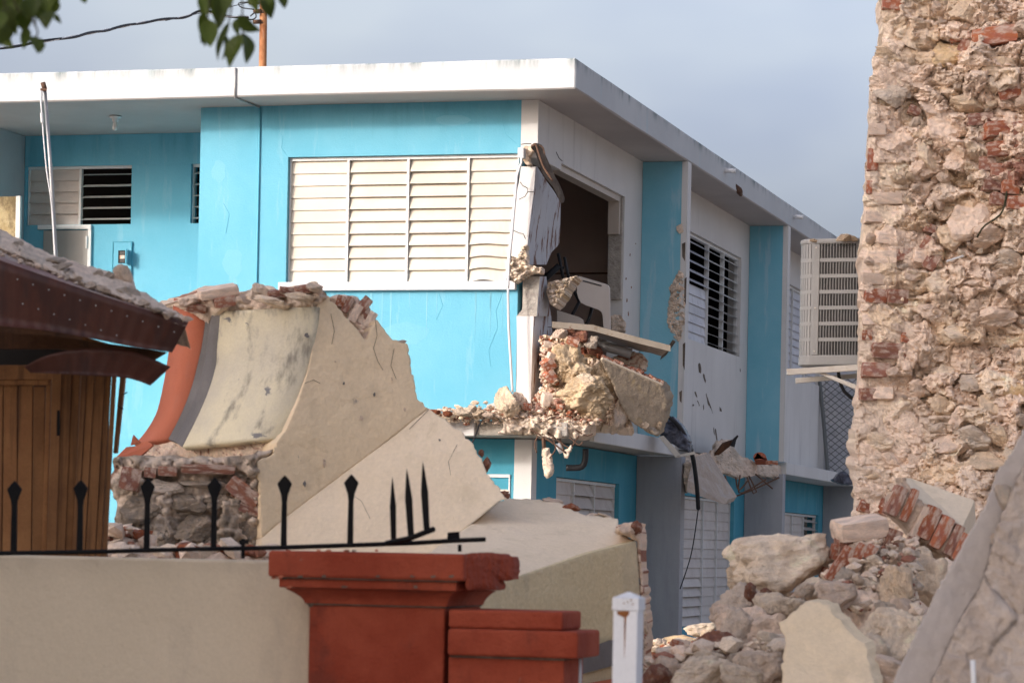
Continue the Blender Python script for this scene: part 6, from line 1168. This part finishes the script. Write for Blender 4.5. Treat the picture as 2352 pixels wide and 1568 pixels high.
# sunlit stones beyond the heap
for i, (x, y, Y, w, h, k, lb) in enumerate([(1612, 1446, 24.0, 42, 16, 'pale', 'sunlit cream stone behind the heap near the pier foot'), (1560, 1478, 23.6, 70, 20, 'yell', 'long sunlit ochre slab of rubble left of the sunlit stone'), (1510, 1495, 23.4, 26, 12, 'brick', 'sunlit orange stone at the far left behind the heap'), (1640, 1462, 23.8, 34, 16, 'lime', 'sunlit cream stone right behind the heap'), (1530, 1505, 23.2, 24, 14, 'yell', 'small sunlit ochre stone near the cream block edge'), (1580, 1500, 23.2, 50, 22, 'pale', 'low sunlit pale stone under the ochre slab')]): rock(x, y, Y, w, h, k, None, lb, 'stone', sub=3, mat='sunrub')
pts = [P(rg.uniform(1480, 1680), rg.uniform(1470, 1530), 23.5 + rg.uniform(-.3, .8)) for _ in range(400)]
debris('far_gravel', pts, list(rg.choice([.02, .035, .06], 400)), ['pale', 'dust', 'brick', 'lime'], 'rubble', 'sunlit scatter of rubble along the foot of the building', 'rubble', seed=14)

# ------------------------------------------------------------------ big tilted slab in the right foreground
TS = empty('tilted_concrete_slab', tuple(P(2250, 1600, 9.6)), 'big tilted mortar slab with flat grey edge in the right foreground', 'slab')
ge = ragged([(a, b) for a, b in [(2400, 905), (2352, 985), (2322, 1042), (2290, 1085), (2262, 1160), (2200, 1270), (2150, 1360), (2090, 1480), (2030, 1610), (2118, 1610), (2160, 1520), (2205, 1420), (2248, 1350), (2268, 1290), (2282, 1230), (2330, 1110), (2400, 980)]], [0, 1, 2, 3, 4, 5, 6, 7, 9, 10, 11, 12, 13, 14, 15], 3.0, 9)
EP = Plane(2200, 1300, 9.58, (.30, -1, .28))
relief('grey_edge', ge, EP.Y, 4, (.05, .05, -.02), M['slabgrey'], TS, amp=.010, sc=9, seed=93)
relief('mortar_face', [(2400, 975), (2330, 1110), (2283, 1230), (2270, 1290), (2250, 1350), (2207, 1420), (2162, 1520), (2112, 1620), (2480, 1620), (2480, 975)], lambda x, y: 9.42 + (1300 - y) * .0006 + (x - 2250) * .0003, 5, (.15, .2, 0), M['slabface'], TS, amp=.03, sc=6, cells=4.5, cell_amp=.035, seed=91, jag=2)
for (x, y, w, h, k) in [(2320, 1150, 34, 40, 'grey'), (2300, 1240, 26, 20, 'dust'), (2340, 1290, 40, 16, 'pale'), (2300, 1330, 30, 16, 'pale'), (2345, 1215, 20, 20, 'pink'), (2180, 1500, 8, 8, 'dbrick')]: rock(x, y, 9.42 + (1300 - y) * .0006 + (x - 2250) * .0003 + .03, w, h, k, TS, sub=3, d=.4, mat='rubble')
tag(MB().tube([P(2234, 1515, 8.9), P(2236, 1560, 8.9), P(2236, 1620, 8.9)], .008, 8).obj('white_rod', M['pvc'], smooth=True), 'blurred white rod tip in front of the tilted slab', 'rod')

# ------------------------------------------------------------------ leafy twigs hanging into the top of the picture
def leafmesh(var):
    k = ('leaf', var)
    if k in _rm: return _rm[k]
    v = []; f = []; n = 9; r = random.Random(var)
    for i in range(n):
        u = i / (n - 1); w = .5 * math.sin(math.pi * u ** .8) ** .8 * (1 - .25 * u); w = max(w, .012); cv = .10 * math.sin(3.1 * u + var) ; z = -u
        for s_ in (-1, -.5, 0, .5, 1): v.append((s_ * w, cv - .12 * abs(s_) * w * 2 + .02 * math.sin(8 * u + s_ * 3 + var), z))
    for i in range(n - 1):
        for j in range(4): a = i * 5 + j; f.append((a, a + 1, a + 6, a + 5))
    me = bpy.data.meshes.new('leaf'); me.from_pydata(v, [], f); me.update(); me.materials.append(M['leaf']); me.polygons.foreach_set('use_smooth', [True] * len(f)); _rm[k] = me
    return me
def KL(x, y): return x * .2891, y * .2891
def leaf(br, x0, y0, x1, y1, w, Y, ry=None):
    a, b = P(*KL(x0, y0), Y), P(*KL(x1, y1), Y); l = np.linalg.norm(b - a); ang = math.atan2(-(b - a)[0], -(b - a)[2]); s = Y / F * .2891
    o = put('leaf', leafmesh(RR.randrange(5)), a, (w * s * 1.45, l * .9, l * 1.05), (RR.uniform(-.15, .15), 0, 0), br)
    o.rotation_euler = (Matrix.Rotation(ang, 4, 'Y') @ Matrix.Rotation(RR.uniform(-.9, .9), 4, 'Z') @ Matrix.Rotation(RR.uniform(-.45, .45), 4, 'X')).to_euler()
T2 = empty('leafy_branch', tuple(P(*KL(1850, -120), 7.0)), 'green leafy twigs hanging at the top beside the utility pole', 'branch')
for q in [(1600, -60, 1625, 160, 70), (1650, 150, 1655, 375, 125), (1610, 90, 1610, 365, 70), (1760, -80, 1748, 215, 95), (1700, -20, 1725, 190, 60), (1812, 165, 1775, 490, 60), (1920, 270, 1805, 518, 110), (1930, 275, 1890, 515, 110), (1890, 130, 2035, 272, 110), (1905, 140, 1930, 290, 80), (2110, -60, 2150, 140, 100), (2060, -70, 2080, 110, 90), (2230, -60, 2282, 55, 80), (2020, -60, 2050, 80, 90), (1660, -70, 1640, 70, 80), (1820, -80, 1790, 120, 80), (2170, -70, 2190, 60, 80), (1790, 270, 1770, 470, 50), (1640, 160, 1620, 340, 80)]: leaf(T2, *q, 7.0 + RR.uniform(-.08, .08))
for pp in ([(1900, -150), (1925, 20), (1925, 160), (1930, 290)], [(1640, -150), (1620, 60), (1640, 160)], [(1830, -150), (1840, 60), (1815, 170)], [(2110, -150), (2090, 0)], [(1660, -100), (1665, 40), (1650, 155)]): MB().tube(curve([P(*KL(*p), 7.0) for p in pp], 10), .0022, 5).obj('twig', M['twig'], T2, smooth=True)
T1 = empty('leafy_branch', tuple(P(*KL(150, -120), 6.8)), 'green leafy twigs hanging in the top left corner', 'branch')
L1 = [(285, 285, 262, 438, 115), (290, 300, 328, 412, 70), (180, 95, 190, 245, 110), (215, 215, 178, 392, 65), (20, 280, 112, 375, 75), (400, 85, 402, 252, 110), (450, 110, 456, 192, 50), (320, -30, 312, 95, 80), (450, -60, 462, 95, 90), (250, -60, 258, 150, 90), (110, -50, 150, 120, 110), (60, 40, 50, 285, 130), (130, 150, 118, 275, 90), (15, 90, -20, 260, 90), (150, -60, 190, 60, 110), (40, -60, 20, 130, 120), (380, -60, 390, 100, 110), (350, -40, 330, 80, 80), (90, 120, 70, 230, 100), (0, 200, -10, 330, 80), (220, -40, 215, 110, 80), (650, -40, 682, 22, 50), (240, 40, 262, 140, 60), (-40, -40, -60, 120, 120), (300, -70, 280, 60, 90)]
L1 += [(RR.uniform(-40, 330), RR.uniform(-60, 60), 0, 0, 0) for _ in range(0)]
for x_, y_ in [(30, 20), (90, 60), (160, 20), (60, 130), (10, 170), (230, 20), (130, 90), (40, 230), (420, 10), (300, 20), (370, 20)]: L1.append((x_, y_ - 40, x_ + RR.uniform(-40, 40), y_ + 130, 110))
for q in L1: leaf(T1, *q, 6.8 + RR.uniform(-.1, .1))
for pp in ([(200, -150), (205, 60), (270, 180), (300, 250), (290, 300)], [(100, -150), (120, 40), (180, 110)], [(400, -150), (400, 90)], [(200, 60), (280, 160), (272, 210)], [(20, -150), (40, 100), (20, 290)], [(640, -150), (655, -30)]): MB().tube(curve([P(*KL(*p), 6.8) for p in pp], 12), .0022, 5).obj('twig', M['twig'], T1, smooth=True)
